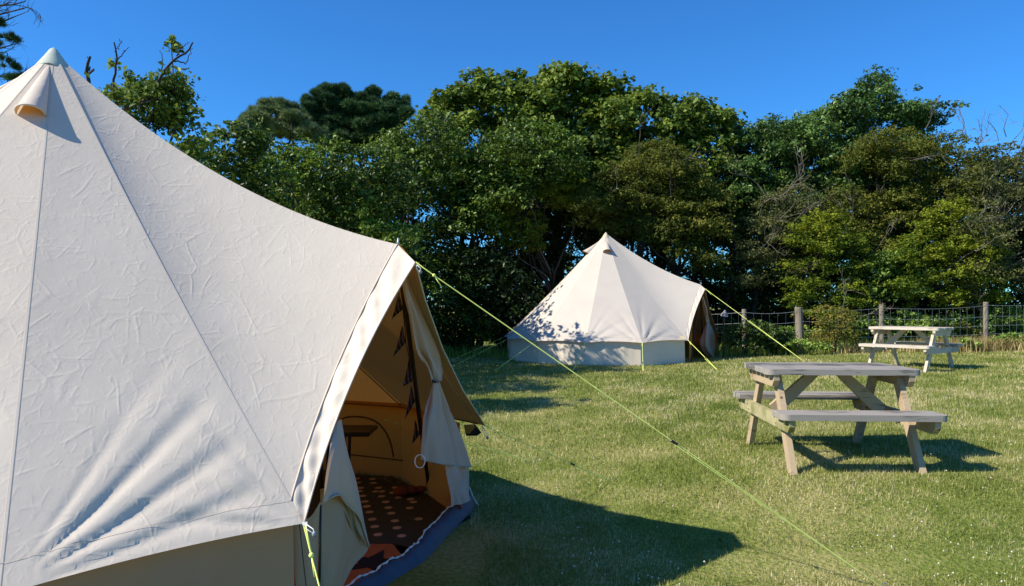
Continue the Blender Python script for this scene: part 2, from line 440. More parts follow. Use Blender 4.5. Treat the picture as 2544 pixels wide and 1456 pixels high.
# ------------------------------------------------------------------ ground
def lawn_mat():
    m, nt, out = mat_new('lawn')
    L = nt.links.new
    g = N(nt, 'ShaderNodeNewGeometry')
    n1 = N(nt, 'ShaderNodeTexNoise'); n1.inputs['Scale'].default_value = 0.8; n1.inputs['Detail'].default_value = 6
    n2 = N(nt, 'ShaderNodeTexNoise'); n2.inputs['Scale'].default_value = 34; n2.inputs['Detail'].default_value = 5
    for n_ in (n1, n2): L(g.outputs['Position'], n_.inputs['Vector'])
    s = N(nt, 'ShaderNodeMath', operation='MULTIPLY_ADD'); L(n1.outputs[0], s.inputs[0]); s.inputs[1].default_value = 0.9
    s2 = N(nt, 'ShaderNodeMath', operation='MULTIPLY'); L(n2.outputs[0], s2.inputs[0]); s2.inputs[1].default_value = 0.8
    L(s2.outputs[0], s.inputs[2])
    c = ramp(nt, s.outputs[0], [(0.5, (0.07, 0.11, 0.018)), (0.8, (0.16, 0.20, 0.038)), (1.0, (0.30, 0.28, 0.10))])
    b = N(nt, 'ShaderNodeBsdfPrincipled'); L(c, b.inputs['Base Color']); b.inputs['Roughness'].default_value = 0.9; b.inputs['Specular IOR Level'].default_value = 0.1
    bp = N(nt, 'ShaderNodeBump'); bp.inputs['Strength'].default_value = 0.8; bp.inputs['Distance'].default_value = 0.03
    L(n2.outputs[0], bp.inputs['Height']); L(bp.outputs[0], b.inputs['Normal'])
    L(b.outputs[0], out.inputs[0])
    return m

xs = np.concatenate([[-600, -200, -80, -40], np.linspace(-20, 26, 93), [40, 80, 200, 600]])
ys = np.concatenate([[-200, -60, -20], np.linspace(-6, 34, 81), [50, 90, 200, 600]])
XX, YY = np.meshgrid(xs, ys, indexing='ij')
A = np.stack([XX, YY, gz(XX, YY)], axis=-1)
mb = MB(); mb.grid(A)
lawn = mb.build('ground', lawn_mat(), smooth=True); tag(lawn, kind='structure')

C1 = Vector((-2.666, 4.3, 0.0))
C2 = Vector((2.26, 17.8, 0.25))

def blades(n, ymin, ymax, hgt, wid, seed, keep=None):
    r = np.random.default_rng(seed)
    y = np.exp(r.uniform(math.log(ymin), math.log(ymax), n))
    x = y * r.uniform(-0.76, 0.74, n)
    d1 = np.hypot(x - C1.x, y - C1.y); d2 = np.hypot(x - C2.x, y - C2.y)
    ok = (d1 > 2.5) & (d2 > 2.38) & ~((x > -2.6) & (x < -0.72 + (y - 3.9) * 0.24) & (abs(y - 4.4) < 1.3))
    x, y = x[ok], y[ok]
    if keep is not None:
        k = keep(x, y, r); x, y = x[k], y[k]
    n = len(x)
    z = gz(x, y)
    sc_ = np.maximum(1.0, y / 5.0) * np.where(r.uniform(0, 1, n) < .08, 1.5, 1.0)
    h = r.uniform(0.55, 1.25, n) * hgt * np.minimum(sc_, 1.7)
    wd = wid * sc_ * r.uniform(0.7, 1.3, n)
    a = r.uniform(0, 2 * np.pi, n)
    lean = np.abs(r.normal(0, 0.95, n))
    la = r.uniform(0, 2 * np.pi, n)
    base = np.stack([x, y, z - 0.004], 1)
    side = np.stack([np.cos(a), np.sin(a), np.zeros(n)], 1) * wd[:, None] / 2
    tip = base + np.stack([np.cos(la) * np.sin(lean) * h, np.sin(la) * np.sin(lean) * h, np.cos(np.minimum(lean, 1.45)) * h + 0.003], 1)
    V = np.stack([base - side, base + side, tip], 1).reshape(-1, 3)
    T = np.arange(3 * n).reshape(-1, 3)
    return V, T

def grass_mat():
    m, nt, out = mat_new('grass_blade')
    L = nt.links.new
    g = N(nt, 'ShaderNodeNewGeometry')
    n1 = N(nt, 'ShaderNodeTexNoise'); n1.inputs['Scale'].default_value = 1.3; n1.inputs['Detail'].default_value = 6; n1.inputs['Roughness'].default_value = 0.72
    L(g.outputs['Position'], n1.inputs['Vector'])
    s = N(nt, 'ShaderNodeMath', operation='MULTIPLY_ADD'); L(n1.outputs[0], s.inputs[0]); s.inputs[1].default_value = 2.8; s.inputs[2].default_value = -1.2
    s2 = N(nt, 'ShaderNodeMath', operation='MULTIPLY_ADD'); L(g.outputs['Random Per Island'], s2.inputs[0]); s2.inputs[1].default_value = 0.85; L(s.outputs[0], s2.inputs[2])
    c = ramp(nt, s2.outputs[0], [(0.0, (0.065, 0.11, 0.016)), (0.36, (0.165, 0.215, 0.032)), (0.66, (0.275, 0.31, 0.065)), (0.88, (0.45, 0.41, 0.16)), (1.0, (0.64, 0.55, 0.31))])
    b = N(nt, 'ShaderNodeBsdfPrincipled'); L(c, b.inputs['Base Color']); b.inputs['Roughness'].default_value = 0.6; b.inputs['Specular IOR Level'].default_value = 0.3
    t = N(nt, 'ShaderNodeBsdfTranslucent'); L(c, t.inputs['Color'])
    mix = N(nt, 'ShaderNodeMixShader'); mix.inputs[0].default_value = 0.3
    L(b.outputs[0], mix.inputs[1]); L(t.outputs[0], mix.inputs[2]); L(mix.outputs[0], out.inputs[0])
    return m
V, T = blades(620000, 3.2, 21, 0.028, 0.0042, 5)
gr = np_mesh('grass', V, T, grass_mat()); tag(gr, 'short mown lawn grass with dry straw patches', 'grass', kind='stuff')

# clover flowers
mb = MB(); k = 0
while k < 520:
    y = math.exp(random.uniform(math.log(3.5), math.log(13))); x = y * random.uniform(-0.12, 0.73)
    dens = 0.5 + 0.5 * math.sin(x * 2.1 + 1.3 * math.sin(y * 1.1)) * math.cos(y * 1.7 + x)
    if random.random() > dens ** 1.5 + 0.05: continue
    if math.hypot(x - C1.x, y - C1.y) < 2.75: continue
    k += 1
    r_ = random.uniform(0.004, 0.0075)
    c = Vector((x, y, float(gz(x, y)) + random.uniform(0.02, 0.04)))
    vs = [c + Vector(v) * r_ for v in ((1, 0, 0), (0, 1, 0), (-1, 0, 0), (0, -1, 0), (0, 0, 1), (0, 0, -1))]
    mb.add(vs, [(0, 1, 4), (1, 2, 4), (2, 3, 4), (3, 0, 4), (1, 0, 5), (2, 1, 5), (3, 2, 5), (0, 3, 5)])
cl = mb.build('clover_flowers', simple('clover_white', (0.60, 0.56, 0.46), 0.8)); tag(cl, 'tiny white clover heads scattered over the lawn', 'flowers', kind='stuff')

# ------------------------------------------------------------------ tents
def cr(a, b, c, d, t):
    return 0.5 * ((2 * b) + (-a + c) * t + (2 * a - 5 * b + 4 * c - d) * t * t + (-a + 3 * b - 3 * c + d) * t ** 3)

def smooth_curve(pts, n):
    pts = np.asarray(pts, float); m = len(pts)
    out = []
    for i in range(n):
        u = i / (n - 1) * (m - 1); k = min(int(u), m - 2); t = u - k
        g = lambda j: pts[j] if 0 <= j < m else (2 * pts[0] - pts[1] if j < 0 else 2 * pts[-1] - pts[-2])
        out.append(cr(g(k - 1), g(k), g(k + 1), g(k + 2), t))
    return np.array(out)

def sheet(ctrl, n=30, m=30, wave=0.0, kw=14, seed=0, along=0):
    """ctrl rows of Vectors -> dense smooth grid with soft folds"""
    rows = [smooth_curve([tuple(p) for p in r_], m) for r_ in ctrl]
    A = np.array([smooth_curve([rows[i][j] for i in range(len(rows))], n) for j in range(m)])  # m x n
    A = np.transpose(A, (1, 0, 2))
    if wave:
        du = np.gradient(A, axis=0); dv = np.gradient(A, axis=1)
        nn = np.cross(du, dv); nn /= (np.linalg.norm(nn, axis=2, keepdims=True) + 1e-9)
        i = np.linspace(0, 1, n)[:, None]; j = np.linspace(0, 1, m)[None, :]
        ww = wave * (np.sin(j * kw + 1.5 * np.sin(i * 3 + seed) + seed) + 0.5 * np.sin(j * kw * 1.9 + 2 * i + seed * 2)) * (0.35 + 0.65 * i)
        A = A + nn * ww[..., None]
    return A

def PP(rows):
    return [[P(*q) for q in r_] for r_ in rows]

def tent_roof(center, zp, corners, apex, tip, sag, ridge_sag, nt_, ns_, folds, cloth, capmat, root, hem=0.03, bow=0.05, rad0=0.0, cn_in=0.965, SW=0.006):
    """corners: absolute Vectors, [0] = near door corner ... [-1] = far door corner, going round the back"""
    Pk = np.array([center.x, center.y, zp])
    Cn = [np.array(c) for c in corners]
    Ap = np.array(apex); Tp = np.array(tip)
    def seam(c, t, sg=sag):
        t = np.asarray(t)[..., None]
        p = Pk + (c - Pk) * t
        p[..., 2] -= (sg * 4 * t * (1 - t))[..., 0]
        return p
    mb = MB()
    sm = MB()
    for i in range(len(Cn) - 1):
        a, b = Cn[i], Cn[i + 1]
        nt2, ns2 = (nt_, ns_) if i < 4 else (24, 6)
        tt = np.linspace(0, 1, nt2) ** 0.9
        ss = np.linspace(0, 1, ns2)
        Tt, Ss = np.meshgrid(tt, ss, indexing='ij')
        te = Tt * (1 - hem * 4 * Ss * (1 - Ss))
        pa = seam(a, te); pb = seam(b, te)
        A = pa * (1 - Ss[..., None]) + pb * Ss[..., None]
        n_ = np.cross(b - Pk, a - Pk); n_ = n_ / np.linalg.norm(n_)
        if n_[2] < 0: n_ = -n_
        wdt = np.linalg.norm(a - b)
        A = A - n_ * (0.004 * np.sin(np.pi * Ss) * Tt)[..., None]
        if i < 4 and folds:
            for (ci, amp, rng_, kk, ph, lo, hi, at) in folds:
                if ci not in (i, i + 1): continue
                cc = a if ci == i else b
                x_ = (Ss if ci == i else 1 - Ss) * wdt * Tt
                y_ = (1 - Tt) * np.linalg.norm(cc - Pk)
                ex = ((b - a) if ci == i else (a - b)) / wdt; ey = np.cross(n_, ex)
                if ey[2] < 0: ey = -ey
                rel = A - cc; ux = rel @ ex; uy = rel @ ey
                d = np.hypot(ux, uy); th = np.arctan2(np.maximum(uy, 0), ux + 1e-6)
                env = (d / rng_) * np.exp(1 - d / rng_)
                win = sstep((th - lo) / 0.2) * sstep((hi - th) / 0.35)
                tw = th + 0.02 * np.sin(5 * d + ph)
                wob = (0.75 + 0.5 * np.sin(2.3 * th + ph)) * np.sin(kk * tw + ph) + 0.4 * np.sin(kk * 2.1 * tw + 2 * ph) * (d < 9)
                env = env * sstep(d / 0.16) * sstep(x_ / 0.20) * sstep((wdt * Tt - x_) / 0.22)
                wgt = 1.0 if ci == at else 0.35
                A = A + n_ * (amp * wgt * env * win * wob)[..., None]
        mb.grid(A)
        # raised double seam down the edge a, and hem band
        if i < 5:
            p = A[:, 0] if True else None
            tg = (b - a) / wdt
            p = p[3:] + n_ * 0.0014
            p = p - n_ * 0.0006
            tp_ = tg if i == 0 else (a - Cn[i - 1]) / np.linalg.norm(a - Cn[i - 1])
            sm.grid(np.array([p - tp_ * SW, p + n_ * .0004, p + tg * SW]))
            for o_ in (-.62, .62):
                tt_ = tp_ if o_ < 0 else tg
                sm.tube([tuple(q + tt_ * SW * o_) for q in p[::2]], 0.0006 * (SW / .006), 3, mi=1, cap=False)
        if i < 4:
            hb = A[int(nt2 * 0.955)] + n_ * 0.003
            hb2 = A[int(nt2 * 0.955) + 1] * .12 + A[int(nt2 * 0.955)] * .88 + n_ * 0.003
            sm.grid(np.array([hb, hb2]), mi=1)
    # panels running to the door apex
    rt = np.linspace(0, 1, 60)
    def door_panel(c, dense, side):
        n1, n2 = (nt_, ns_) if dense else (30, 12)
        tt = np.linspace(0, 1, n1); ss = np.linspace(0, 1, n2)
        Tt, Ss = np.meshgrid(tt, ss, indexing='ij')
        ed = cn_in
        p0 = seam(c, Tt * ed)
        t3 = Tt[..., None]
        p1 = Pk + (Ap - Pk) * t3; p1[..., 2] -= ridge_sag * 4 * Tt * (1 - Tt)
        A = p0 * (1 - Ss[..., None]) + p1 * Ss[..., None]
        vin = (Pk - Ap); vin[2] = 0; vin /= np.linalg.norm(vin)
        A = A + (vin * bow)[None, None] * (4 * Ss * (1 - Ss) * Tt)[..., None]
        A[..., 2] -= 0.03 * np.sin(np.pi * Ss) * Tt
        return A
    dpn = door_panel(Cn[0], True, 0); dpf = door_panel(Cn[-1], False, 1)
    mb.grid(dpn); mb.grid(dpf)
    mb.orient(Vector((center.x, center.y, zp * .35)))
    roof = mb.build('roof', cloth, root, smooth=True)
    sm.orient(Vector((center.x, center.y, zp * .35)))
    sm.build('seam_tape', [M['seam'], M['seam_dark']], roof, smooth=True)
    # canopy strips in front of the door
    can = MB(); bind = MB()
    for c, dp, s in ((Cn[0], dpn, 0), (Cn[-1], dpf, 1)):
        E0 = dp[-1]                                   # bottom -> apex
        n2 = len(E0); u = np.linspace(0, 1, n2)[:, None]
        vin = (Pk - Ap); vin[2] = 0; vin /= np.linalg.norm(vin)
        E1 = c + (Tp - c) * u + vin * (bow * 1.0) * 4 * u * (1 - u)
        k = np.linspace(0, 1, 16)[:, None, None]
        A = E0[None] * (1 - k) + E1[None] * k
        nn = np.cross(E1[n2 // 2] - E0[n2 // 2], Tp - c); nn /= np.linalg.norm(nn)
        uu = np.linspace(0, 1, n2)[None, :]; kk = k[..., 0]
        A = A + nn * ((0.008 * np.sin(uu * 34 + kk * 3 + 2 * np.sin(uu * 9)) + 0.006 * np.sin(uu * 61 - kk * 5)) * np.sin(np.pi * np.clip(kk, 0.05, .97)))[..., None]
        can.grid(A)
        bind.tube([tuple(q) for q in E1[::3]] + [tuple(E1[-1])], 0.0045 if rad0 == 0 else rad0, 5)
        bind.tube([tuple(q + nn * .003) for q in E0[::3]] + [tuple(E0[-1])], 0.003, 4)
    can.orient(Vector((center.x, center.y, zp * .2)))
    cn = can.build('canopy', cloth, root, smooth=True)
    bind.build('binding', cloth, cn, smooth=True)
    # peak cap
    cap = MB(); rings = []
    for z_, r_ in ((0.012, 0.002), (0.0, 0.02), (-0.04, 0.046), (-0.08, 0.074), (-0.108, 0.092), (-0.114, 0.095), (-0.114, 0.088)):
        rings.append([(center.x + r_ * math.cos(q * math.pi / 10), center.y + r_ * math.sin(q * math.pi / 10), zp + 0.01 + z_ + (0.006 * math.sin(q * 1.3) if z_ < -.1 else 0)) for q in range(21)])
    cap.grid(rings)
    cap.build('peak_cap', capmat, root, smooth=True)
    return dpn, dpf, seam, Pk

def vent(center, zp, ca, cb, seam, cloth, root, w=0.16, h=0.10, t0=0.055, t1=0.175, sh=0.5):
    a0, a1 = np.array(ca), np.array(cb)
    top = seam(a0, np.array([t0]))[0] * (1 - sh) + seam(a1, np.array([t0]))[0] * sh
    bot = seam(a0, np.array([t1]))[0] * (1 - sh) + seam(a1, np.array([t1]))[0] * sh
    tg = (a1 - a0) / np.linalg.norm(a1 - a0)
    dn = (bot - top); dn /= np.linalg.norm(dn)
    nn = np.cross(tg, dn); nn = nn if nn[2] > 0 else -nn
    mb = MB(); rows = []; rows2 = []
    for i in range(13):
        u = i / 12
        row = []; row2 = []
        for j in range(17):
            v = math.pi * j / 16
            ww = w / 2 * (0.06 + 0.94 * u ** 0.8); hh = h * u ** 1.25
            lift = max(math.sin(v), 0) ** 0.75
            p = top + (bot - top) * u + tg * (ww * math.cos(v)) + nn * (hh * lift + 0.003) + dn * (0.03 * lift * u)
            row.append(p); row2.append(p - nn * 0.006)
        rows.append(row); rows2.append(row2)
    mb.grid(rows)
    mb.tube([tuple(q) for q in rows[-1]], 0.005, 5)
    mb.orient(Vector((center.x, center.y, zp * .5)))
    o = mb.build('vent', cloth, root, smooth=True)
    return o

def tent_wall(corners, z0, root, cloth, inset=0.07, gap_first=None):
    mb = MB()
    for i in range(len(corners) - 1):
        a, b = Vector(corners[i]), Vector(corners[i + 1])
        n1, n2 = (14, 22) if i < 4 else (4, 5)
        cen = root.location
        rows = []
        for k in range(n1):
            v = k / (n1 - 1)
            row = []
            for j in range(n2):
                s = j / (n2 - 1)
                p = a.lerp(b, s)
                dirc = Vector((p.x - cen.x, p.y - cen.y, 0)).normalized()
                top = p - dirc * inset + Vector((0, 0, inset * (0.25 if i < 3 else 0.85)))
                basep = p - dirc * (inset - 0.02) ; basep.z = z0 + 0.005
                q = top.lerp(basep, v)
                q += dirc * (0.012 * math.sin(s * 17 + i * 2 + 2 * v) + 0.008 * math.sin(s * 41 + i)) * math.sin(math.pi * min(v + .1, 1)) * math.sin(math.pi * s)
                row.append(tuple(q))
            rows.append(row)
        mb.grid(rows)
    mb.orient(Vector((root.location.x, root.location.y, z0 + .3)))
    return mb.build('wall', cloth, root, smooth=True)

def rope_obj(root, pts, slider=None, double=True, r=0.003, knot=True, name='guy_rope'):
    """pts: start, [slider], peg"""
    mb = MB()
    a, pg = Vector(pts[0]), Vector(pts[-1])
    d = (pg - a).normalized()
    side = Vector((0, 0, 1)).cross(d).normalized() * 0.012 + Vector((0, 0, 0.006))
    if slider is not None:
        s = a.lerp(pg, slider)
        mb.tube([a, s], r, 6, cap=False)
        mb.tube([s + side * .6, pg], r * .8, 6, cap=False); mb.tube([s - side * 1.6, pg], r * .8, 6, cap=False)
    else:
        mb.tube([a, pg], r, 6, cap=False)
    if knot:
        k_ = a + d * 0.12
        mb.ball(k_, r * 3.0, 1, 7, 5)
        mb.tube([k_, k_ + d * 0.05 + Vector((0, 0, -0.035))], r * .95, 5)
        mb.tube([a + side * .5, k_], r, 5)
    o = mb.build(name, M['rope'], root, smooth=True)
    if slider is not None:
        s = a.lerp(pg, slider)
        sb = MB(); q = d.to_track_quat('X', 'Z').to_matrix()
        sb.box(s, (0.045, 0.022, 0.014), q, bev=0.005)
        sb.build('slider', M['black'], o)
    pb = MB()
    pb.tube([pg - d * 0.0 + Vector((0, 0, 0.03)) , pg + Vector((0, 0, -0.05)) + d * -0.03], 0.004, 6)
    pb.tube([pg + Vector((0, 0, 0.03)), pg + Vector((0, 0, 0.03)) + d * 0.02], 0.004, 6)
    pb.build('peg', M['metal'], o)
    return o

def toggle(root, top, drop):
    mb = MB(); t = Vector(top); e = Vector(drop)
    m1 = t.lerp(e, .5) + Vector((0.012, 0, 0)); m2 = t.lerp(e, .5) - Vector((0.014, 0, 0))
    mb.tube([t, m1, e], 0.0022, 5); mb.tube([t, m2, e], 0.0022, 5)
    o = mb.build('toggle_cord', M['cord'], root, smooth=True)
    b = MB(); b.ball(e, 0.010, 1.2, 9, 6); b.build('toggle', M['toggle'], o, smooth=True)

# ---------- near tent
T1 = empty('bell_tent', C1)
tag(T1, 'large wrinkled cream canvas bell tent filling the left foreground, its door tied open', 'tent', 'cream bell tents on the lawn')
ZP1 = 2.98
def cpt(c, az, r_, z): return Vector((c.x + r_ * math.cos(R(az)), c.y + r_ * math.sin(R(az)), z))
cor1 = [Vector((-0.813, 2.89, 0.65)), Vector((-1.62, 2.33, 0.585))]
for k in range(2, 11): cor1.append(cpt(C1, -62.2 - 27.4 * (k - 1), 2.38 if k < 4 else (2.45 if k < 8 else 2.78), 0.60))
cor1.append(Vector((-0.191, 5.24, 0.65)))
AP1 = P(988, 607, 4.05); TP1 = P(1032, 652, 3.90)
folds1 = [(1, 0.030, 0.45, 15, 0.4, 0.12, 1.35, 0), (0, 0.007, 0.22, 14, 1.0, 0.1, 1.5, 0), (2, 0.02, 0.4, 15, 2.0, 0.1, 1.3, 2)]
folds1 = [(1, 0.0050, 0.42, 24, 0.4, 0.0, 1.1, 1), (0, 0.006, 0.20, 14, 1.0, 0.1, 1.5, 0), (2, 0.02, 0.4, 15, 2.0, 0.1, 1.3, 2)]
dpn, dpf, seam1, Pk1 = tent_roof(C1, ZP1, cor1, AP1, TP1, 0.05, 0.17, 150, 100, folds1, M['canvas'], M['cap'], T1, hem=0.007, bow=0.06)
vent(C1, ZP1, cor1[1], cor1[2], seam1, M['canvas'], T1, w=0.135, h=0.085, t0=0.045, t1=0.185, sh=0.36)
for a_, b_ in ((4, 5), (7, 8)): vent(C1, ZP1, cor1[a_], cor1[b_], seam1, M['canvas'], T1)
wc1 = list(cor1); wc1[-1] = Vector((-0.30, 5.2, 0.62))
tent_wall(wc1, 0.0, T1, M['canvas_wall_shaded'])
# apex spike of the door pole
mb = MB(); mb.tube([AP1 + Vector((0, 0, -0.02)), AP1 + Vector((0.004, 0, 0.035))], 0.006, 8)
mb.build('pole_spike', M['metal'], T1, smooth=True)
# A-frame door pole
foot1 = P(1066, 1212, 5.9); foot1.z = 0.04
foot2 = Vector((-1.2, 3.0, 0.02))
for ft in (foot1, foot2):
    mb = MB(); mb.tube([AP1 + Vector((0.0, 0, -0.03)), ft], 0.015, 8); mb.build('door_pole', M['pole'], T1, smooth=True)
mb = MB(); mb.tube([(C1.x, C1.y, 0.0), (C1.x, C1.y, ZP1 - 0.03)], 0.019, 10); mb.build('centre_pole', M['metal'], T1, smooth=True)
# groundsheet floor with its raised blue sill
sill = [P(1172, 1236, 5.48), P(1150, 1262, 5.2), P(1114, 1300, 4.93), P(1075, 1347, 4.58), P(1044, 1384, 4.36), P(1000, 1416, 4.17), P(939, 1456, 3.95), P(885, 1490, 3.76), P(830, 1535, 3.5)]
for i, p_ in enumerate(sill): p_.z = max(0.0, 0.06 - 0.015 * i)
mb = MB()
ring = [tuple((c.x + (C1.x - c.x) * 0.04, c.y + (C1.y - c.y) * 0.04, 0.012)) for c in cor1]
n0 = len(ring)
vs = ring + [(p_.x - 0.02, p_.y, 0.012) for p_ in sill]
mb.add(vs, [tuple(range(len(vs)))])
mb.build('groundsheet', M['sheet_in'], T1)
mb = MB()
c_ = smooth_curve([tuple(p_) for p_ in sill], 60)
prof = [(-0.08, 0.012), (-0.05, 0.04), (-0.022, 0.066), (-0.004, 0.064), (0.014, 0.046), (0.034, 0.022), (0.056, 0.0)]
rows = []
for i, p_ in enumerate(c_):
    tg = c_[min(i + 1, 59)] - c_[max(i - 1, 0)]; tg /= np.linalg.norm(tg)
    outw = np.array([-tg[1], tg[0], 0]); outw = outw if outw[0] > 0 else -outw
    wob = 0.9 + 0.12 * math.sin(i * 0.7) + 0.06 * math.sin(i * 1.9)
    rows.append([tuple(p_ + outw * (a_ - 0.03) + np.array([0, 0, b_ * wob - (p_[2] if b_ == 0.0 else 0)])) for a_, b_ in prof])
mb.grid(rows)
sillo = mb.build('door_sill', M['sheet'], T1, smooth=True)
mb = MB()
hem_ = [Vector(r_[2]) + Vector((-0.012 + 0.004 * math.sin(i * 2.3), 0, 0.004)) for i, r_ in enumerate(rows)]
for i in range(len(hem_) - 1):
    pass
mb.tube(hem_, [0.0055 + 0.003 * math.sin(i * 3.1) for i in range(len(hem_))], 5)
mb.build('frayed_edge', M['cord'], sillo, smooth=True)

# right door curtain, tied in the middle
d_ = lambda px: 4.02 + (px - 1000) * 0.0070
def PR(rows): return [[P(x, y, d_(x) + dz) for (x, y, dz) in r_] for r_ in rows]
A = sheet(PR([[(1000, 690, 0), (1004, 688, 0.02), (1009, 686, 0.03)],
              [(1007, 745, 0), (1020, 742, -0.04), (1030, 740, 0.03)],
              [(1019, 800, 0), (1040, 800, -0.08), (1056, 800, 0.02)],
              [(1032, 872, 0), (1060, 866, -0.10), (1084, 858, 0.02)],
              [(1056, 905, 0), (1075, 906, -0.08), (1096, 900, 0.02)],
              [(1076, 946, -0.02), (1082, 946, -0.06), (1088, 946, -0.02)]]), 50, 40, 0.020, 15, 1.0)
mb = MB(); mb.grid(A)
fl = mb.build('door_curtain', M['canvas_flap'], T1, smooth=True)
A = sheet(PR([[(1075, 946, -0.02), (1080, 945, -0.06), (1085, 945, -0.06), (1090, 947, -0.02)],
              [(1064, 990, 0), (1078, 990, -0.09), (1093, 990, -0.04), (1105, 990, 0.02)],
              [(1050, 1035, 0), (1076, 1035, -0.12), (1100, 1035, -0.04), (1125, 1035, 0.04)],
              [(1045, 1085, 0), (1074, 1090, -0.12), (1110, 1090, -0.04), (1144, 1092, 0.04)],
              [(1039, 1140, 0), (1075, 1148, -0.10), (1120, 1156, -0.05), (1166, 1160, 0.02)]]), 70, 70, 0.024, 21, 2.2)
mb = MB(); mb.grid(A)
hemA = A[-1]
mb.tube([tuple(q) for q in hemA], 0.004, 5)
mb.grid(np.array([A[-7] + np.array([-.002, -.004, 0]), A[-7] * .7 + A[-6] * .3 + np.array([-.002, -.004, 0])]))
cur2 = mb.build('door_curtain_skirt', M['canvas_flap'], T1, smooth=True)
A = sheet(PR([[(1103, 1150, 0.0), (1125, 1150, -0.02), (1145, 1150, 0.05), (1166, 1150, 0.05)],
              [(1109, 1190, 0.0), (1138, 1190, -0.04), (1146, 1192, 0.10), (1166, 1192, 0.04)],
              [(1117, 1230, 0.0), (1132, 1226, 0.0), (1139, 1224, 0.08), (1166, 1222, 0.02)],
              [(1120, 1256, 0.02), (1136, 1254, 0.02), (1150, 1252, 0.04), (1168, 1242, 0.02)]]), 30, 40, 0.008, 16, 0.6)
mb = MB(); mb.grid(A); mb.build('door_lining', M['canvas_flap'], T1, smooth=True)
mb = MB()
tie = [P(1072, 944, d_(1075) - .04), P(1081, 950, d_(1080) - .10), P(1092, 945, d_(1090) - .04), P(1082, 941, d_(1080) + .02), P(1072, 944, d_(1075) - .04)]
mb.tube(tie, 0.006, 5)
mb.tube([P(1090, 935, d_(1090) - .06), P(1087, 962, d_(1087) - .08)], 0.004, 5)
mb.build('curtain_tie', M['black'], T1, smooth=True)
# ring toggle on the skirt corner
mb = MB(); rc = P(1043, 1146, 4.22)
mb.tube([rc + Vector((0.029 * math.cos(a * math.pi / 10), 0.008 * math.sin(a * math.pi / 10), 0.036 * math.sin(a * math.pi / 10))) for a in range(21)], 0.0035, 6, cap=False)
mb.build('curtain_ring', M['cord'], T1, smooth=True)

# left door flap draped over itself
dl = lambda px: 2.98 + (px - 797) * 0.0042
def PL(rows): return [[P(x, y, dl(x) + dz) for (x, y, dz) in r_] for r_ in rows]
A = sheet(PL([[(834, 1056, 0.1), (838, 1050, 0.08), (843, 1044, 0.08), (848, 1040, 0.1)],
              [(818, 1120, 0.06), (836, 1120, 0.0), (853, 1122, 0.0), (868, 1125, 0.05)],
              [(804, 1185, 0.03), (838, 1183, -0.03), (865, 1188, -0.02), (889, 1196, 0.05)],
              [(798, 1240, 0.02), (842, 1222, -0.04), (880, 1250, -0.03), (906, 1290, 0.04)],
              [(798, 1249, 0.02), (842, 1230, -0.04), (886, 1278, -0.03), (913, 1358, 0.03)]]), 60, 50, 0.010, 9, 0.3)
mb = MB(); mb.grid(A)
mb.tube([tuple(q) for q in A[-1]], 0.005, 5)
mb.build('door_flap', M['canvas_flap'], T1, smooth=True)
A = sheet(PL([[(797, 1215, 0.10), (830, 1212, 0.08), (868, 1230, 0.06), (904, 1300, 0.06)],
              [(797, 1320, 0.08), (830, 1320, 0.02), (868, 1335, 0.03), (912, 1362, 0.04)],
              [(796, 1400, 0.07), (825, 1400, 0.0), (852, 1402, 0.02), (877, 1407, 0.05)],
              [(794, 1475, 0.06), (815, 1475, 0.0), (833, 1475, 0.02), (848, 1475, 0.05)],
              [(792, 1560, 0.06), (808, 1560, 0.0), (822, 1560, 0.02), (830, 1560, 0.05)]]), 60, 50, 0.012, 11, 1.9)
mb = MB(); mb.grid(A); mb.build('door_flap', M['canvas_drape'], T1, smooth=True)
A = sheet(PL([[(843, 1236, 0.04), (856, 1236, 0.02), (870, 1246, 0.0), (884, 1266, 0.0)],
              [(852, 1266, 0.05), (868, 1270, 0.03), (882, 1286, 0.0), (892, 1300, 0.0)],
              [(868, 1300, 0.05), (880, 1308, 0.03), (890, 1322, 0.0), (900, 1332, 0.0)],
              [(888, 1330, 0.05), (898, 1342, 0.03), (905, 1350, 0.01), (911, 1356, 0.0)]]), 30, 30, 0.008, 7, 3.0)
mb = MB(); mb.grid(A); mb.build('flap_lining', M['canvas_drape'], T1, smooth=True)
# straight wall piece beside the near door corner
A = sheet([[P(722, 1296, 2.955), P(770, 1285, 2.985), P(800, 1235, 3.015)],
           [P(728, 1370, 2.955), P(772, 1370, 2.965), P(796, 1350, 3.055)],
           [P(736, 1460, 2.955), P(775, 1460, 2.965), P(794, 1450, 3.055)],
           [P(748, 1600, 2.955), P(782, 1600, 2.965), P(792, 1600, 3.055)]], 24, 24, 0.004, 9, 0)
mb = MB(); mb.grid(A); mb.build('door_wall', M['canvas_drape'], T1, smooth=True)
mb = MB(); mb.tube([P(744, 1302, 2.940), P(751, 1370, 2.940), P(761, 1460, 2.940), P(773, 1600, 2.940)], 0.0022, 4)
mb.tube([P(797, 1255, 3.015), P(796, 1350, 3.030), P(795, 1440, 3.035), P(793, 1560, 3.035)], 0.005, 4)
mb.build('wall_zip', M['black'], T1, smooth=True)
# small flap under the far eave
mb = MB()
q = [P(1152, 1056, 5.45), P(1180, 1054, 5.50), P(1196, 1075, 5.55), P(1185, 1083, 5.55), P(1158, 1083, 5.50)]
q2 = [v + Vector((0, 0.006, 0)) for v in q]
mb.add(q + q2, [(0, 1, 2, 3, 4), (9, 8, 7, 6, 5)] + [(i, i + 5, (i + 1) % 5 + 5, (i + 1) % 5) for i in range(5)])
wf = mb.build('window_flap', M['black'], T1)
mb = MB(); q = [P(1153, 1057, 5.44), P(1177, 1055, 5.48), P(1180, 1062, 5.48), P(1167, 1077, 5.48), P(1159, 1077, 5.47)]
mb.add(q, [(0, 1, 2, 3, 4)]); mb.build('flap_panel', M['canvas_wall_shaded'], wf)
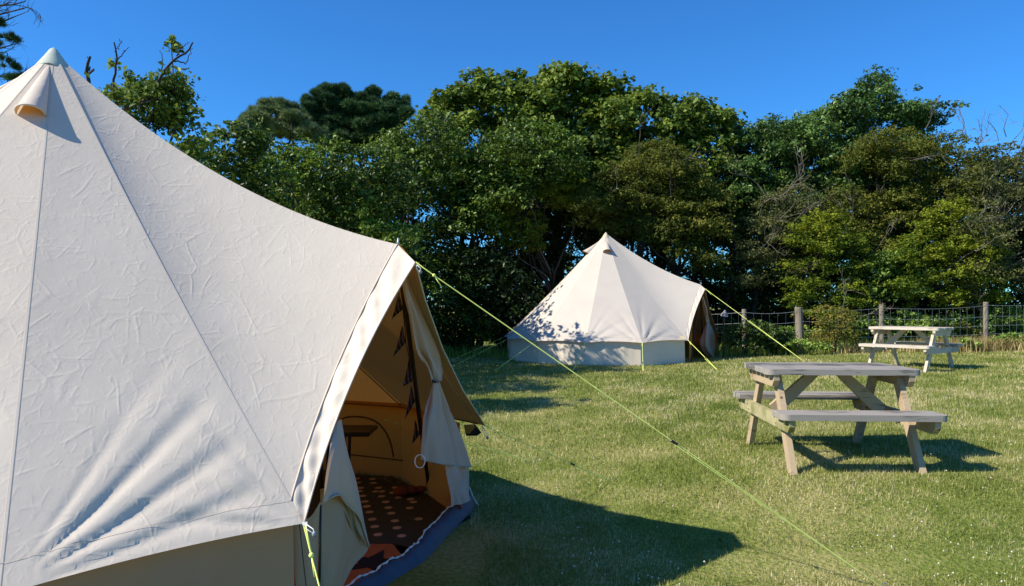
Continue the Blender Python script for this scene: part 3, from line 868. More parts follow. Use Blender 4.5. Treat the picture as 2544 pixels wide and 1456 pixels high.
# arched window and skirt tape on the inside of the back wall
mb = MB()
arch = [(856, 1065), (866, 1040), (890, 1031), (930, 1033), (960, 1045), (980, 1065), (995, 1095), (1003, 1130)]
# placed on the inside of the wall between two back corners
def on_back(px, py):
    best = None
    o = Vector((0, 0, CAMZ)); dr = Vector(((px - CX) / F, 1, -(py - HY) / F))
    for i in range(4, len(wc1) - 1):
        a, b = wc1[i], wc1[i + 1]
        nx, ny = (b - a).y, -(b - a).x
        den = dr.x * nx + dr.y * ny
        if abs(den) < 1e-6: continue
        t = ((a.x) * nx + (a.y) * ny) / den
        h = o + dr * t
        s = (h - a).to_2d().dot((b - a).to_2d()) / (b - a).to_2d().length_squared
        if 0 <= s <= 1 and t > 5: best = (t, h)
    if best is None: return None
    c = best[1]; dc = Vector((C1.x - c.x, C1.y - c.y, 0)).normalized()
    return c + dc * 0.12
ap = [on_back(*q) for q in arch]; ap = [q for q in ap if q is not None and q.z < 0.6]
if len(ap) > 2: mb.tube([tuple(q) for q in smooth_curve([tuple(q) for q in ap], 24)], 0.008, 5)
sk = [on_back(px, 1120 + (px - 860) * 0.11) for px in range(860, 1040, 12)]; sk = [q for q in sk if q is not None and q.z < 0.6]
if len(sk) > 2: mb.tube(sk, 0.006, 5)
if mb.v: mb.build('window_binding', simple('brown_tape', (0.10, 0.045, 0.015), .9), T1, smooth=True)
mb = MB()
for i in range(6, len(cor1) - 1):
    a_ = np.array(cor1[i]); t_ = np.linspace(.04, .995, 24); p_ = seam1(a_, t_)
    inw = (Pk1 * np.array([1, 1, 0]) + np.array([0, 0, .3])) - a_; inw /= np.linalg.norm(inw)
    mb.tube([tuple(q + inw * .012 + np.array([0, 0, -.008])) for q in p_], 0.0045, 4, cap=False)
    b_ = np.array(cor1[i + 1]); ww_ = np.linspace(0, 1, 8)[:, None]
    mb.tube([tuple(q) for q in (a_ + (b_ - a_) * ww_ + inw * .085 + np.array([0, 0, .035]))], 0.007, 4, cap=False)
mb.build('inner_seam', simple('inner_seam_tape', (0.17, 0.08, 0.025), .9), T1, smooth=True)

# guy ropes of the near tent
pegA = G(2196, 1462)
rope_obj(T1, [TP1, pegA], slider=(P(1648, 1080, 3.7).x - TP1.x) / (pegA.x - TP1.x) if False else 0.55, r=0.0033)
c0 = cor1[0] + Vector((0, 0, -0.01))
rope_obj(T1, [c0, P(812, 1530, 2.72)], r=0.0036)
cf = cor1[-1]
rope_obj(T1, [cf, G(1520, 1196)], slider=0.66, r=0.003)
rope_obj(T1, [cpt(C1, 52, 2.55, 0.53), G(1330, 1148)], slider=0.42, r=0.003)
for az in (-116.8, -144, -171, 162, 134, 107, 79.6):
    a_ = cpt(C1, az, 2.55, 0.53); b_ = cpt(C1, az, 3.7, 0); b_.z = float(gz(b_.x, b_.y))
    rope_obj(T1, [a_, b_], slider=0.5)
a_ = cor1[1]; b_ = cpt(C1, -62, 3.5, 0); rope_obj(T1, [a_, b_], slider=0.5)
toggle(T1, P(1036, 658, 3.89), P(1044, 676, 3.89)); toggle(T1, cf + Vector((-.02, 0, -.005)), P(1211, 1088, 5.24))
toggle(T1, P(760, 1302, 2.87), P(781, 1327, 2.84))
mb = MB()
q = [P(750, 1297, 2.885), P(764, 1296, 2.885), P(763, 1306, 2.88), P(752, 1306, 2.88)]
mb.add(q, [(0, 1, 2, 3)]); mb.build('corner_tab', M['cord'], T1)
mb = MB(); mb.tube([P(1166, 1210, 5.4), P(1172, 1228, 5.4), P(1184, 1252, 5.4)], 0.004, 5); mb.tube([P(1168, 1212, 5.4), P(1176, 1236, 5.4), P(1190, 1256, 5.38)], 0.003, 5)
mb.build('peg_loop', M['cord'], T1, smooth=True)

# things inside the near tent
def floor_pt(px, py, z=0.02):
    d = (CAMZ - z) * F / (py - HY); return Vector(((px - CX) / F * d, d, z))
def plain_rug(name, z, pts, m, label, spots=None, m2=None):
    mb = MB(); top = [Vector((p_.x, p_.y, z)) for p_ in pts]; bot = [Vector((p_.x, p_.y, z - 0.006)) for p_ in pts]; n = len(pts)
    mb.add(top + bot, [tuple(range(n)), tuple(range(2 * n - 1, n - 1, -1))] + [(i, (i + 1) % n, n + (i + 1) % n, n + i) for i in range(n)])
    for sp in (spots or []): mb.add(sp, [tuple(range(len(sp)))], 1)
    o = mb.build(name, [m, m2] if m2 else m, None, loc=pts[0]); tag(o, label, 'rug'); return o
sl_ = lambda u: Vector(tuple(smooth_curve([tuple(p_) for p_ in sill], 50)[int(u * 49)])) + Vector((-0.085, 0, 0))
dots = [(886, 1189), (925, 1190), (889, 1199), (928, 1200), (896, 1212), (940, 1212), (982, 1211), (893, 1220), (934, 1221), (976, 1224), (901, 1232), (948, 1233), (906, 1246), (958, 1247), (1020, 1240), (1027, 1247), (911, 1258), (965, 1261), (1018, 1262), (918, 1272), (972, 1275), (925, 1290), (981, 1294), (1040, 1289), (931, 1308), (986, 1311), (939, 1328), (998, 1331), (878, 1320), (1001, 1226), (948, 1221), (990, 1236)]
spots = []
for (x, y) in dots:
    c = floor_pt(x, y, 0.0235)
    spots.append([c + Vector((0.030 * math.cos(a * .5236), 0.036 * math.sin(a * .5236), 0)) for a in range(12)])
rug1 = plain_rug('rug', 0.021, [sl_(.19), sl_(.24), sl_(.3), sl_(.36), sl_(.42), floor_pt(975, 1349, .02), floor_pt(800, 1349, .02), Vector((-1.9, 4.62, 0)), Vector((-2.0, 6.2, 0)), floor_pt(890, 1180), floor_pt(975, 1183), floor_pt(1035, 1215)],
                 simple('olive_rug', (0.050, 0.052, 0.036), 0.95), 'olive brown rug with rows of pale oval spots just inside the near tent door', spots, simple('pale_spots', (0.50, 0.38, 0.27), 0.95))
rug2 = plain_rug('rug', 0.018, [floor_pt(975, 1351, .018), sl_(.52), sl_(.6), sl_(.68), sl_(.76), Vector((-1.3, 3.75, 0)), floor_pt(800, 1351, .018)],
                 simple('orange_rug', (0.42, 0.13, 0.04), 0.95), 'burnt orange rug with a black star behind the blue door sill')
mb = MB(); sc0 = floor_pt(925, 1396, 0.0205)
star = []
for a in range(10):
    rr = 0.19 if a % 2 == 0 else 0.075
    th = a * math.pi / 5 + 0.15
    star.append(sc0 + Vector((rr * math.cos(th), rr * math.sin(th) * 1.15, 0)))
mb.add(star, [tuple(range(10))]); mb.build('star', simple('black_star', (0.012, 0.012, 0.014), 0.9), rug2)
tb = empty('low_table', P(880, 1150, 6.3)); tag(tb, 'black low side table standing inside the near tent', 'table')
mb = MB(); tc_ = Vector((-1.40, 6.1, 0.47)); mb.box(tc_, (0.52, 0.38, 0.035), bev=0.008); mb.build('table_top', M['black'], tb)
for sx in (-1, 1):
    for sy in (-1, 1):
        mb = MB(); mb.tube([tc_ + Vector((sx * .09 - .05, sy * .1, -.01)), Vector((tc_.x + sx * .09 - .06, tc_.y + sy * .1, 0.015))], 0.014, 6); mb.build('leg', M['black'], tb)
bag = MB()
for k in range(3): bag.ball((-0.86 + k * .07, 5.75 + k * 0.03, 0.06), 0.07 - .01 * k, 0.5, 10, 6)
bo = bag.build('cloth_bundle', simple('rusty_cloth', (0.16, 0.035, 0.02), 0.9), None, smooth=True, loc=(-.75, 6, 0)); tag(bo, 'dark red cloth bundle on the tent floor by the foot of the pole', 'cloth')

# bunting on the door pole
bt = empty('bunting', P(1000, 740, 4.3)); tag(bt, 'string of dark patterned triangular flags hanging down the tent door pole', 'bunting')
def poled(py): return 4.05 + (py - 610) / (1212 - 610) * 1.4 - 0.08
def flagmat():
    m, nt, out = mat_new('patterned_flag')
    tc = N(nt, 'ShaderNodeTexCoord'); wv = N(nt, 'ShaderNodeTexWave'); wv.inputs['Scale'].default_value = 14; wv.inputs['Distortion'].default_value = 2; wv.inputs['Detail'].default_value = 3
    nt.links.new(tc.outputs['Object'], wv.inputs['Vector'])
    c = ramp(nt, wv.outputs[0], [(0.6, (0.03, 0.016, 0.03)), (0.85, (0.16, 0.12, 0.16))])
    b = N(nt, 'ShaderNodeBsdfPrincipled'); nt.links.new(c, b.inputs['Base Color']); b.inputs['Roughness'].default_value = 0.9; nt.links.new(b.outputs[0], out.inputs[0]); return m
fm = flagmat()
flags = [((988, 733), (1001, 768), (974, 792)), ((999, 807), (1009, 850), (978, 886)), ((1016, 885), (1027, 946), (1002, 960)), ((1021, 958), (1032, 996), (1006, 1042)), ((1031, 1042), (1043, 1080), (1024, 1104))]
for a, b, c in flags:
    mb = MB(); k = 8; rows = []
    pa, pb, pc = P(*a, poled(a[1])), P(*b, poled(b[1])), P(*c, poled(c[1]) - 0.02)
    for i in range(k):
        u = i / (k - 1); l = pa.lerp(pc, u); r_ = pb.lerp(pc, u)
        rows.append([l.lerp(r_, j / 5) + Vector((0, 0.014 * math.sin(j * 1.3 + u * 4), 0)) for j in range(6)])
    mb.grid(rows); mb.build('flag', fm, bt, smooth=True)
mb = MB(); mb.tube([P(990, 728, poled(728))] + [P(*b, poled(b[1])) for a, b, c in flags], 0.003, 5); mb.build('string', M['pole'], bt)

# ---------- far tent
T2 = empty('bell_tent', C2)
tag(T2, 'smooth white bell tent seen whole in front of the hedge, leaf shadows on its left', 'tent', 'cream bell tents on the lawn')
ZP2 = 3.25
cor2 = [Vector((3.77, 15.82, 0.76))]
for k in range(1, 11): cor2.append(cpt(C2, -52.5 - 27.3 * k, 2.5, 0.73))
cor2.append(Vector((5.11, 18.1, 0.715)))
AP2 = P(1740, 707, 16.9); TP2 = P(1752, 718, 16.75)
folds2 = [(1, 0.012, 0.25, 15, 0.4, 0.1, 1.5, 1), (2, 0.012, 0.25, 15, 1.4, 0.1, 1.5, 2), (0, 0.008, 0.2, 14, 1.0, 0.1, 1.5, 0), (3, 0.01, 0.25, 15, 2.0, 0.1, 1.3, 3)]
dp2, df2, seam2, Pk2 = tent_roof(C2, ZP2, cor2, AP2, TP2, 0.07, 0.13, 70, 40, folds2, M['canvas_far'], M['cap_far'], T2, hem=0.014, bow=0.05)
vent(C2, ZP2, cor2[1], cor2[2], seam2, M['canvas_far'], T2, w=0.20, h=0.13, t0=0.07, t1=0.18)
vent(C2, ZP2, cor2[4], cor2[5], seam2, M['canvas_far'], T2, w=0.20, h=0.13, t0=0.07, t1=0.18)
vent(C2, ZP2, cor2[7], cor2[8], seam2, M['canvas_far'], T2, w=0.20, h=0.13, t0=0.07, t1=0.18)
tent_wall(cor2, 0.23, T2, canvas_mat('canvas_wall_far', col=(0.80, 0.70, 0.56), wrinkle=0.3, inner=INNER_GLOW), inset=0.10)
mb = MB(); mb.tube([AP2 - Vector((0, 0, .02)), AP2 + Vector((0.01, 0, 0.06))], 0.008, 6); mb.build('pole_spike', M['metal'], T2)
for ft in (P(1747, 893, 17.6), P(1716, 900, 16.0)):
    mb = MB(); mb.tube([AP2 - Vector((0, 0, .04)), ft], 0.018, 6); mb.build('door_pole', M['pole'], T2)
mb = MB(); mb.tube([(C2.x, C2.y, .25), (C2.x, C2.y, ZP2 - .05)], 0.019, 8); mb.build('centre_pole', M['metal'], T2)
mb = MB(); ring = [(c.x, c.y, 0.262) for c in [q.lerp(Vector((C2.x, C2.y, 0)), .06) for q in cor2]]
mb.add(ring, [tuple(range(len(ring)))]); mb.build('groundsheet', simple('orange_floor', (0.30, 0.12, 0.05), 0.8), T2)
A = sheet([[P(1744, 740, 16.9), P(1746, 738, 16.85), P(1748, 736, 16.95)],
           [P(1750, 772, 17.05), P(1754, 770, 16.95), P(1757, 768, 17.1)],
           [P(1755, 801, 17.15), P(1758, 801, 17.1), P(1761, 801, 17.2)]], 20, 14, 0.02, 9, 1)
mb = MB(); mb.grid(A); mb.build('door_curtain', M['canvas_flap'], T2, smooth=True)
A = sheet([[P(1755, 801, 17.15), P(1758, 801, 17.1), P(1761, 801, 17.2)],
           [P(1745, 830, 17.1), P(1757, 830, 16.95), P(1773, 828, 17.4)],
           [P(1739, 852, 17.1), P(1756, 855, 16.95), P(1775, 855, 17.6)],
           [P(1746, 869, 17.2), P(1760, 874, 17.05), P(1776, 875, 17.6)],
           [P(1762, 886, 17.4), P(1768, 888, 17.3), P(1777, 890, 17.6)]], 30, 24, 0.03, 12, 2)
mb = MB(); mb.grid(A); mb.build('door_curtain_skirt', M['canvas_flap'], T2, smooth=True)
A = sheet([[P(1712, 846, 15.95), P(1716, 830, 16.0), P(1720, 800, 16.1)],
           [P(1712, 870, 15.95), P(1716, 870, 16.0), P(1719, 850, 16.1)],
           [P(1712, 902, 15.95), P(1715, 901, 16.0), P(1717, 898, 16.1)]], 12, 8)
mb = MB(); mb.grid(A); mb.build('door_wall', M['canvas_far'], T2, smooth=True)
mb = MB(); q = [P(1688, 835, 15.79), P(1700, 834, 15.76), P(1704, 842, 15.74), P(1691, 842, 15.77)]
mb.add([v + Vector((0, -0.03, 0.0)) for v in q], [(0, 1, 2, 3)]); mb.build('maker_patch', M['cap_far'], T2)
rope_obj(T2, [TP2, G(1999, 899)], slider=0.45, r=0.0055)
rope_obj(T2, [cor2[0], G(1782, 919)], slider=0.63, r=0.0055)
rope_obj(T2, [cor2[-1], G(1876, 872)], slider=None, r=0.004)
rope_obj(T2, [cor2[1], G(1598, 925)], slider=0.7, r=0.005)
rope_obj(T2, [cor2[2], G(1424, 922)], slider=0.6, r=0.005)
rope_obj(T2, [cor2[3], G(1228, 922)], slider=0.6, r=0.005)
rope_obj(T2, [cor2[4], G(1128, 908)], slider=0.6, r=0.004)
rope_obj(T2, [cor2[5], G(1116, 898)], slider=0.6, r=0.004)
for k in range(6, 11):
    c = cor2[k]; dr = Vector((c.x - C2.x, c.y - C2.y, 0)).normalized(); e = c + dr * 1.2; e.z = float(gz(e.x, e.y))
    rope_obj(T2, [c, e], slider=0.6, r=0.004)

# ------------------------------------------------------------------ picnic tables
def picnic(loc, rz, label, mt, ml, mseat, mo):
    root = empty('picnic_table', loc, rz)
    tag(root, label, 'picnic table', 'wooden picnic tables on the lawn')
    Mw = Matrix.LocRotScale(Vector(loc), Matrix.Rotation(rz, 3, 'Z').to_quaternion(), None)
    Lx = 1.2
    def put(mb, name, m, par=root):
        me_v = [Mw @ Vector(v) for v in mb.v]
        o = bpy.data.objects.new(name, bpy.data.meshes.new(name))
        o.data.from_pydata([tuple(v) for v in mb.v], [], mb.f); o.data.materials.append(m); o.data.update()
        COL.objects.link(o); o.parent = par
        return o
    def plank_round(mb, y0, y1, z, th, corner):
        """plank along x; corner=-1/+1 rounds the outer corners on that side"""
        rr = 0.055; hx = Lx / 2; pts = []
        jit = random.uniform(-.004, .004)
        if corner == 0:
            mb.box((jit, (y0 + y1) / 2, z - th / 2), (Lx, y1 - y0, th), bev=0.004); return
        ys = y0 if corner < 0 else y1; yi = y1 if corner < 0 else y0
        for sx in (-1, 1):
            arc = []
            for k in range(6):
                a = k / 5 * math.pi / 2
                arc.append((sx * (hx - rr + rr * math.sin(a)), ys - corner * (rr - rr * math.cos(a))))
            pts += arc if sx > 0 else list(reversed(arc))
        outl = list(pts)
        outl = outl + [(hx, yi), (-hx, yi)]
        n = len(outl)
        vs = [(x, y, z) for x, y in outl] + [(x, y, z - th) for x, y in outl]
        fs = [tuple(range(n)), tuple(range(2 * n - 1, n - 1, -1))] + [(i, n + i, n + (i + 1) % n, (i + 1) % n) for i in range(n)]
        mb.add(vs, fs)
    th = 0.045
    # table top of six boards
    mb = MB(); n = 6; W = 0.75; bw = W / n
    for k in range(n):
        y0 = -W / 2 + k * bw + 0.007; y1 = y0 + bw - 0.014
        plank_round(mb, y0, y1, 0.75, th, -1 if k == 0 else (1 if k == n - 1 else 0))
    put(mb, 'table_top', mt)
    for s in (-1, 1):
        mb = MB()
        for k in range(2):
            y0 = 0.50 + k * 0.14; y1 = y0 + 0.125
            if s < 0: a_, b_ = -y1, -y0
            else: a_, b_ = y0, y1
            plank_round(mb, a_, b_, 0.45, th, s if k == 1 else 0)
        put(mb, 'seat', mt)
    for sx in (-1, 1):
        X = sx * 0.475
        xo = X + sx * 0.047 * (1 if True else 0)
        for s in (-1, 1):
            top = Vector((X, s * 0.20, 0.75 - th - 0.002)); bot = Vector((X, s * 0.60, -0.02))
            d = (bot - top); ln = d.length; d.normalize()
            Mx = Matrix((Vector((1, 0, 0)), Vector((1, 0, 0)).cross(d) * -1, d)).transposed()
            mb = MB()
            wv = 0.045; hw = 0.05
            # parallelogram leg with level cut ends
            ys_ = 0.05
            vs = []
            for (yy, zz) in ((top.y, top.z), (bot.y, bot.z)):
                for dy in (-ys_, ys_):
                    for dx in (-wv / 2, wv / 2):
                        vs.append((X + dx, yy + dy, zz))
            mb.add(vs, [(0, 1, 3, 2), (4, 6, 7, 5), (0, 4, 5, 1), (2, 3, 7, 6), (0, 2, 6, 4), (1, 5, 7, 3)])
            put(mb, 'leg', ml)
        # bearer under the top (inner face of the legs) and the long seat bearer
        mb = MB()
        def bearer(y, z0, z1, x):
            cham = 0.05
            prof = [(-y, z1), (y, z1), (y, z0 + cham), (y - cham, z0), (-y + cham, z0), (-y, z0 + cham)]
            n = 6; vs = [(x - .0225, a, b) for a, b in prof] + [(x + .0225, a, b) for a, b in prof]
            mb.add(vs, [tuple(range(n)), tuple(range(2 * n - 1, n - 1, -1))] + [(i, n + i, n + (i + 1) % n, (i + 1) % n) for i in range(n)])
        bearer(0.36, 0.75 - th - 0.095, 0.75 - th - 0.001, X + sx * 0.0465)
        put(mb, 'top_bearer', ml)
        mb = MB(); bearer(0.745, 0.45 - th - 0.10, 0.45 - th - 0.001, X + sx * 0.0465)
        for s in (-1, 1):
            for k in (-1, 1): mb.ball((X + sx * 0.072, s * (0.395 + 0.0) + k * .02, 0.36 + k * .02), 0.009, 1, 6, 4)
        put(mb, 'seat_bearer', mseat if sx < 0 else ml)
        # diagonal brace
        mb = MB()
        a0, b0 = sx * 0.10, sx * 0.445
        vs = []
        for (xx, zz, dw) in ((a0, 0.75 - th - 0.002, 0.055), (b0, 0.375, 0.055)):
            for dx in (-dw, dw):
                for dy in (-.0225, .0225):
                    vs.append((xx + dx * (1 if xx == a0 else 0.5), dy, zz + (0 if xx == a0 else (-dx * sx) * -0.9)))
        mb.add(vs, [(0, 1, 3, 2), (4, 6, 7, 5), (0, 4, 5, 1), (2, 3, 7, 6), (0, 2, 6, 4), (1, 5, 7, 3)])
        put(mb, 'brace', ml)
    return root
picnic((2.63, 6.17, float(gz(2.63, 6.17)) ), R(-3), 'grey weathered picnic table nearest the camera, moss on its left seat support', M['wood_top'], M['wood_leg'], M['wood_moss'], 0)
picnic((7.17, 13.3, float(gz(7.17, 13.3))), R(-50), 'pale sun bleached picnic table beside the wire fence', M['wood_pale'], M['wood_pale_leg'], M['wood_pale_leg'], 1)

# ------------------------------------------------------------------ fence and sign
fx = [(1.2, 20.5), (3.6, 19.2), (5.66, 18.0), (6.93, 17.75), (8.85, 17.7), (11.34, 17.7), (13.9, 17.7)]
fr = empty('wire_fence', (8.85, 17.7, float(gz(8.85, 17.7)))); tag(fr, 'stock fence of galvanised wire mesh on round wooden posts behind the picnic tables', 'fence')
for i, (x, y) in enumerate(fx):
    g0 = float(gz(x, y)); mb = MB(); r_ = 0.098 if i == 3 else 0.06
    tl = 0.05 if i == 3 else random.uniform(-.01, .01)
    mb.tube([(x, y, g0 - .1), (x - tl * .5, y, g0 + 0.55), (x - tl, y, g0 + 1.09), (x - tl, y, g0 + 1.10)], [r_, r_ * .98, r_ * .95, r_ * .85], 14)
    mb.build('post', M['post'], fr, smooth=False)
mb = MB()
hts = [1.02, 0.76, 0.54, 0.34, 0.17, 0.04]
for i in range(len(fx) - 1):
    (x0, y0), (x1, y1) = fx[i], fx[i + 1]
    ln = math.hypot(x1 - x0, y1 - y0); n = max(2, int(ln / 0.163))
    f_ = lambda u, h: Vector((x0 + (x1 - x0) * u, y0 + (y1 - y0) * u - 0.085, float(gz(x0 + (x1 - x0) * u, y0)) + h - 0.045 * 4 * u * (1 - u) * (h / 1.02)))
    for h in hts: mb.tube([f_(k / 8, h) for k in range(9)], 0.0034, 4, cap=False)
    for k in range(1, n): mb.tube([f_(k / n, h) for h in hts], 0.0022, 3, cap=False)
mb.build('wire_mesh', M['wire'], fr)
sg = empty('warning_sign', P(1798, 777, 16.75)); tag(sg, 'small triangular warning sign against the dark hedge, right of the far tent', 'sign')
def tri(pts, dy, m, name):
    mb = MB(); a = [Vector((p_.x, p_.y + dy, p_.z)) for p_ in pts]; b = [p_ + Vector((0, 0.004, 0)) for p_ in a]; n = len(a)
    mb.add(a + b, [tuple(range(n)), tuple(range(2 * n - 1, n - 1, -1))] + [(i, n + i, n + (i + 1) % n, (i + 1) % n) for i in range(n)])
    mb.build(name, m, sg)
S = lambda zx, zy: P((2780 + zx / 14.557) * 0.63095, (1180 + zy / 14.557) * 0.63095, 16.75)
tri([S(1070, 600), S(1105, 600), S(1258, 950), S(1235, 990), S(840, 930), S(825, 885)], 0, simple('sign_white', (0.75, 0.70, 0.70), .6), 'plate')
tri([S(1085, 625), S(1225, 945), S(865, 895)], -0.007, simple('sign_red', (0.22, 0.05, 0.09), .6), 'border')
tri([S(1080, 675), S(1185, 920), S(925, 885)], -0.013, simple('sign_face', (0.50, 0.52, 0.60), .6), 'face')
tri([S(992, 770), S(985, 884), S(925, 876)], -0.019, M['black'], 'symbol')
tri([S(1115, 775), S(1168, 912), S(1105, 905)], -0.019, M['black'], 'symbol')
tri([S(1060, 745), S(1072, 778), S(1095, 785), S(1078, 802), S(1084, 832), S(1058, 815), S(1035, 830), S(1040, 800), S(1025, 782), S(1048, 776)], -0.019, simple('sign_blue', (0.03, 0.05, 0.12), .6), 'symbol')
mb = MB(); pp = P(1798, 790, 16.80); mb.tube([pp + Vector((0, 0.03, 0)), Vector((pp.x, pp.y + .03, float(gz(pp.x, pp.y)) - .05))], 0.014, 6); mb.build('stake', M['bark'], sg)

# ------------------------------------------------------------------ foliage
def leaves(centers, radii, size, dens, seed, aspect=1.9, flat=0.85, up=0.5, tips=24, spread=0.2, wdir=None):
    r = np.random.default_rng(seed)
    centers = np.asarray(centers, float); radii = np.asarray(radii, float)
    cnt = np.maximum(20, (1.45 * dens * radii ** 2 / size ** 2).astype(int))
    # twig tips per clump
    pos = []; outd = []
    for c, rad, n in zip(centers, radii, cnt):
        nt_ = max(5, int(tips * (0.6 + rad)))
        d = r.normal(size=(nt_, 3)); d /= np.linalg.norm(d, axis=1, keepdims=True)
        d[:, 2] = np.where(d[:, 2] < -0.35, -d[:, 2] * 0.6, d[:, 2])
        rr = rad * r.uniform(0.35, 1.08, nt_)
        tp = c + d * rr[:, None] * np.array([1, 1, flat])
        k = r.integers(0, nt_, n)
        p = tp[k] + r.normal(size=(n, 3)) * (rad * spread * r.uniform(.6, 1.5, nt_)[k])[:, None] * np.array([1, 1, 0.6]) * r.uniform(0.3, 1, n)[:, None]
        pos.append(p); outd.append(d[k])
    p = np.concatenate(pos); o = np.concatenate(outd); n = len(p)
    nn = o * 0.5 + np.array([0, 0, up]) + r.normal(size=(n, 3)) * 0.55
    nn /= np.linalg.norm(nn, axis=1, keepdims=True)
    a = r.normal(size=(n, 3)) + o * 0.5; a -= nn * (a * nn).sum(1, keepdims=True); a /= np.linalg.norm(a, axis=1, keepdims=True)
    b = np.cross(nn, a)
    L = size * r.uniform(0.65, 1.3, n)[:, None]; W = L / aspect
    v0 = p - a * L / 2; v2 = p + a * L / 2 - nn * L * 0.12
    v1 = p - b * W / 2 + nn * W * 0.18 - a * L * .05; v3 = p + b * W / 2 + nn * W * 0.18 - a * L * .05
    V = np.stack([v0, v1, v2, v3], 1).reshape(-1, 3)
    i = np.arange(n)[:, None] * 4
    T = np.concatenate([i + np.array([[0, 1, 2]]), i + np.array([[0, 2, 3]])], 0)
    return V, T

def needles(centers, radii, seed, ln=0.11, dens=230, wd=0.006, tip_n=60):
    r = np.random.default_rng(seed); Vs = []
    for c, rad in zip(centers, radii):
        nt_ = max(4, int(tip_n * rad * rad / 0.2))
        d = r.normal(size=(nt_, 3)); d[:, 2] = np.abs(d[:, 2]) * 0.9 + d[:, 2] * .1; d /= np.linalg.norm(d, axis=1, keepdims=True)
        tp = np.asarray(c) + d * (rad * r.uniform(0.5, 1.0, nt_))[:, None] * np.array([1, 1, .7])
        m = int(dens * 0.25)
        k = np.repeat(np.arange(nt_), m); n = len(k)
        g = r.normal(size=(n, 3)) + d[k] * 1.1 + np.array([0, 0, .5]); g /= np.linalg.norm(g, axis=1, keepdims=True)
        base = tp[k] + d[k] * r.uniform(-.12, 0.02, n)[:, None] * (rad / .4)
        s = np.cross(g, r.normal(size=(n, 3))); s /= np.linalg.norm(s, axis=1, keepdims=True)
        tip = base + g * (ln * r.uniform(.7, 1.2, n))[:, None]
        Vs.append(np.stack([base - s * wd, base + s * wd, tip], 1).reshape(-1, 3))
    V = np.concatenate(Vs)
    return V, np.arange(len(V)).reshape(-1, 3)

def limb(mb, a, b, r0, r1, wob=0.06, n=7, sides=6, seed=None):
    a, b = Vector(a), Vector(b); pts = []; L = (b - a).length
    ph = random.uniform(0, 6)
    for i in range(n):
        t = i / (n - 1)
        o = Vector((math.sin(t * 5 + ph), math.cos(t * 4.3 + ph * 1.7), 0.4 * math.sin(t * 6 + ph))) * wob * L * math.sin(math.pi * t)
        pts.append(a.lerp(b, t) + o)
    mb.tube(pts, [r0 + (r1 - r0) * (i / (n - 1)) for i in range(n)], sides, cap=True)
    return pts

def twigs(mb, start, d, L, r0, depth, spread=0.6):
    d = Vector(d).normalized(); p = Vector(start); pts = [p.copy()]; n = 5
    for i in range(n):
        d = (d + Vector((random.gauss(0, .22), random.gauss(0, .22), random.gauss(0.04, .2)))).normalized()
        p = p + d * L / n; pts.append(p.copy())
    mb.tube(pts, [r0 * (1 - .6 * i / n) for i in range(n + 1)], 4 if r0 > .006 else 3)
    if depth > 0:
        for k in range(random.randint(2, 4)):
            q = pts[random.randint(2, n)]
            nd = d + Vector((random.gauss(0, spread), random.gauss(0, spread), random.gauss(0.1, spread)))
            twigs(mb, q, nd, L * random.uniform(.45, .75), r0 * .55, depth - 1, spread)

def region(sky_pts, bottom, d0, d1, r0, r1, n, seed, edge_step=None):
    """clump centres (world) filling the image region under a skyline, in a slab d0..d1 of real depth"""
    r = np.random.default_rng(seed); sx = [p_[0] for p_ in sky_pts]; sy = [p_[1] for p_ in sky_pts]
    if not hasattr(bottom, '__len__'): bottom = [(sx[0], bottom), (sx[-1], bottom)]
    bx = [p_[0] for p_ in bottom]; by = [p_[1] for p_ in bottom]
    C = []; Rr = []
    for _ in range(n):
        d = r.uniform(d0, d1); rad = r.uniform(r0, r1); rp = rad * F / d
        x = r.uniform(sx[0], sx[-1]); t = np.interp(x, sx, sy) + rp * 0.95; b = np.interp(x, bx, by)
        if b < t: continue
        y = t + (b - t) * r.uniform(0, 1) ** 1.15
        C.append(tuple(P(x, y, d))); Rr.append(rad)
    x = sx[0]
    while x <= sx[-1]:
        d = r.uniform(d0, (d0 + d1) / 2); rad = r.uniform(r0 * .6, r1 * .75); rp = rad * F / d
        y = np.interp(x, sx, sy) + rp * r.uniform(.85, 1.25)
        C.append(tuple(P(x, y, d))); Rr.append(rad); x += rp * (edge_step or 1.0)
    return C, Rr

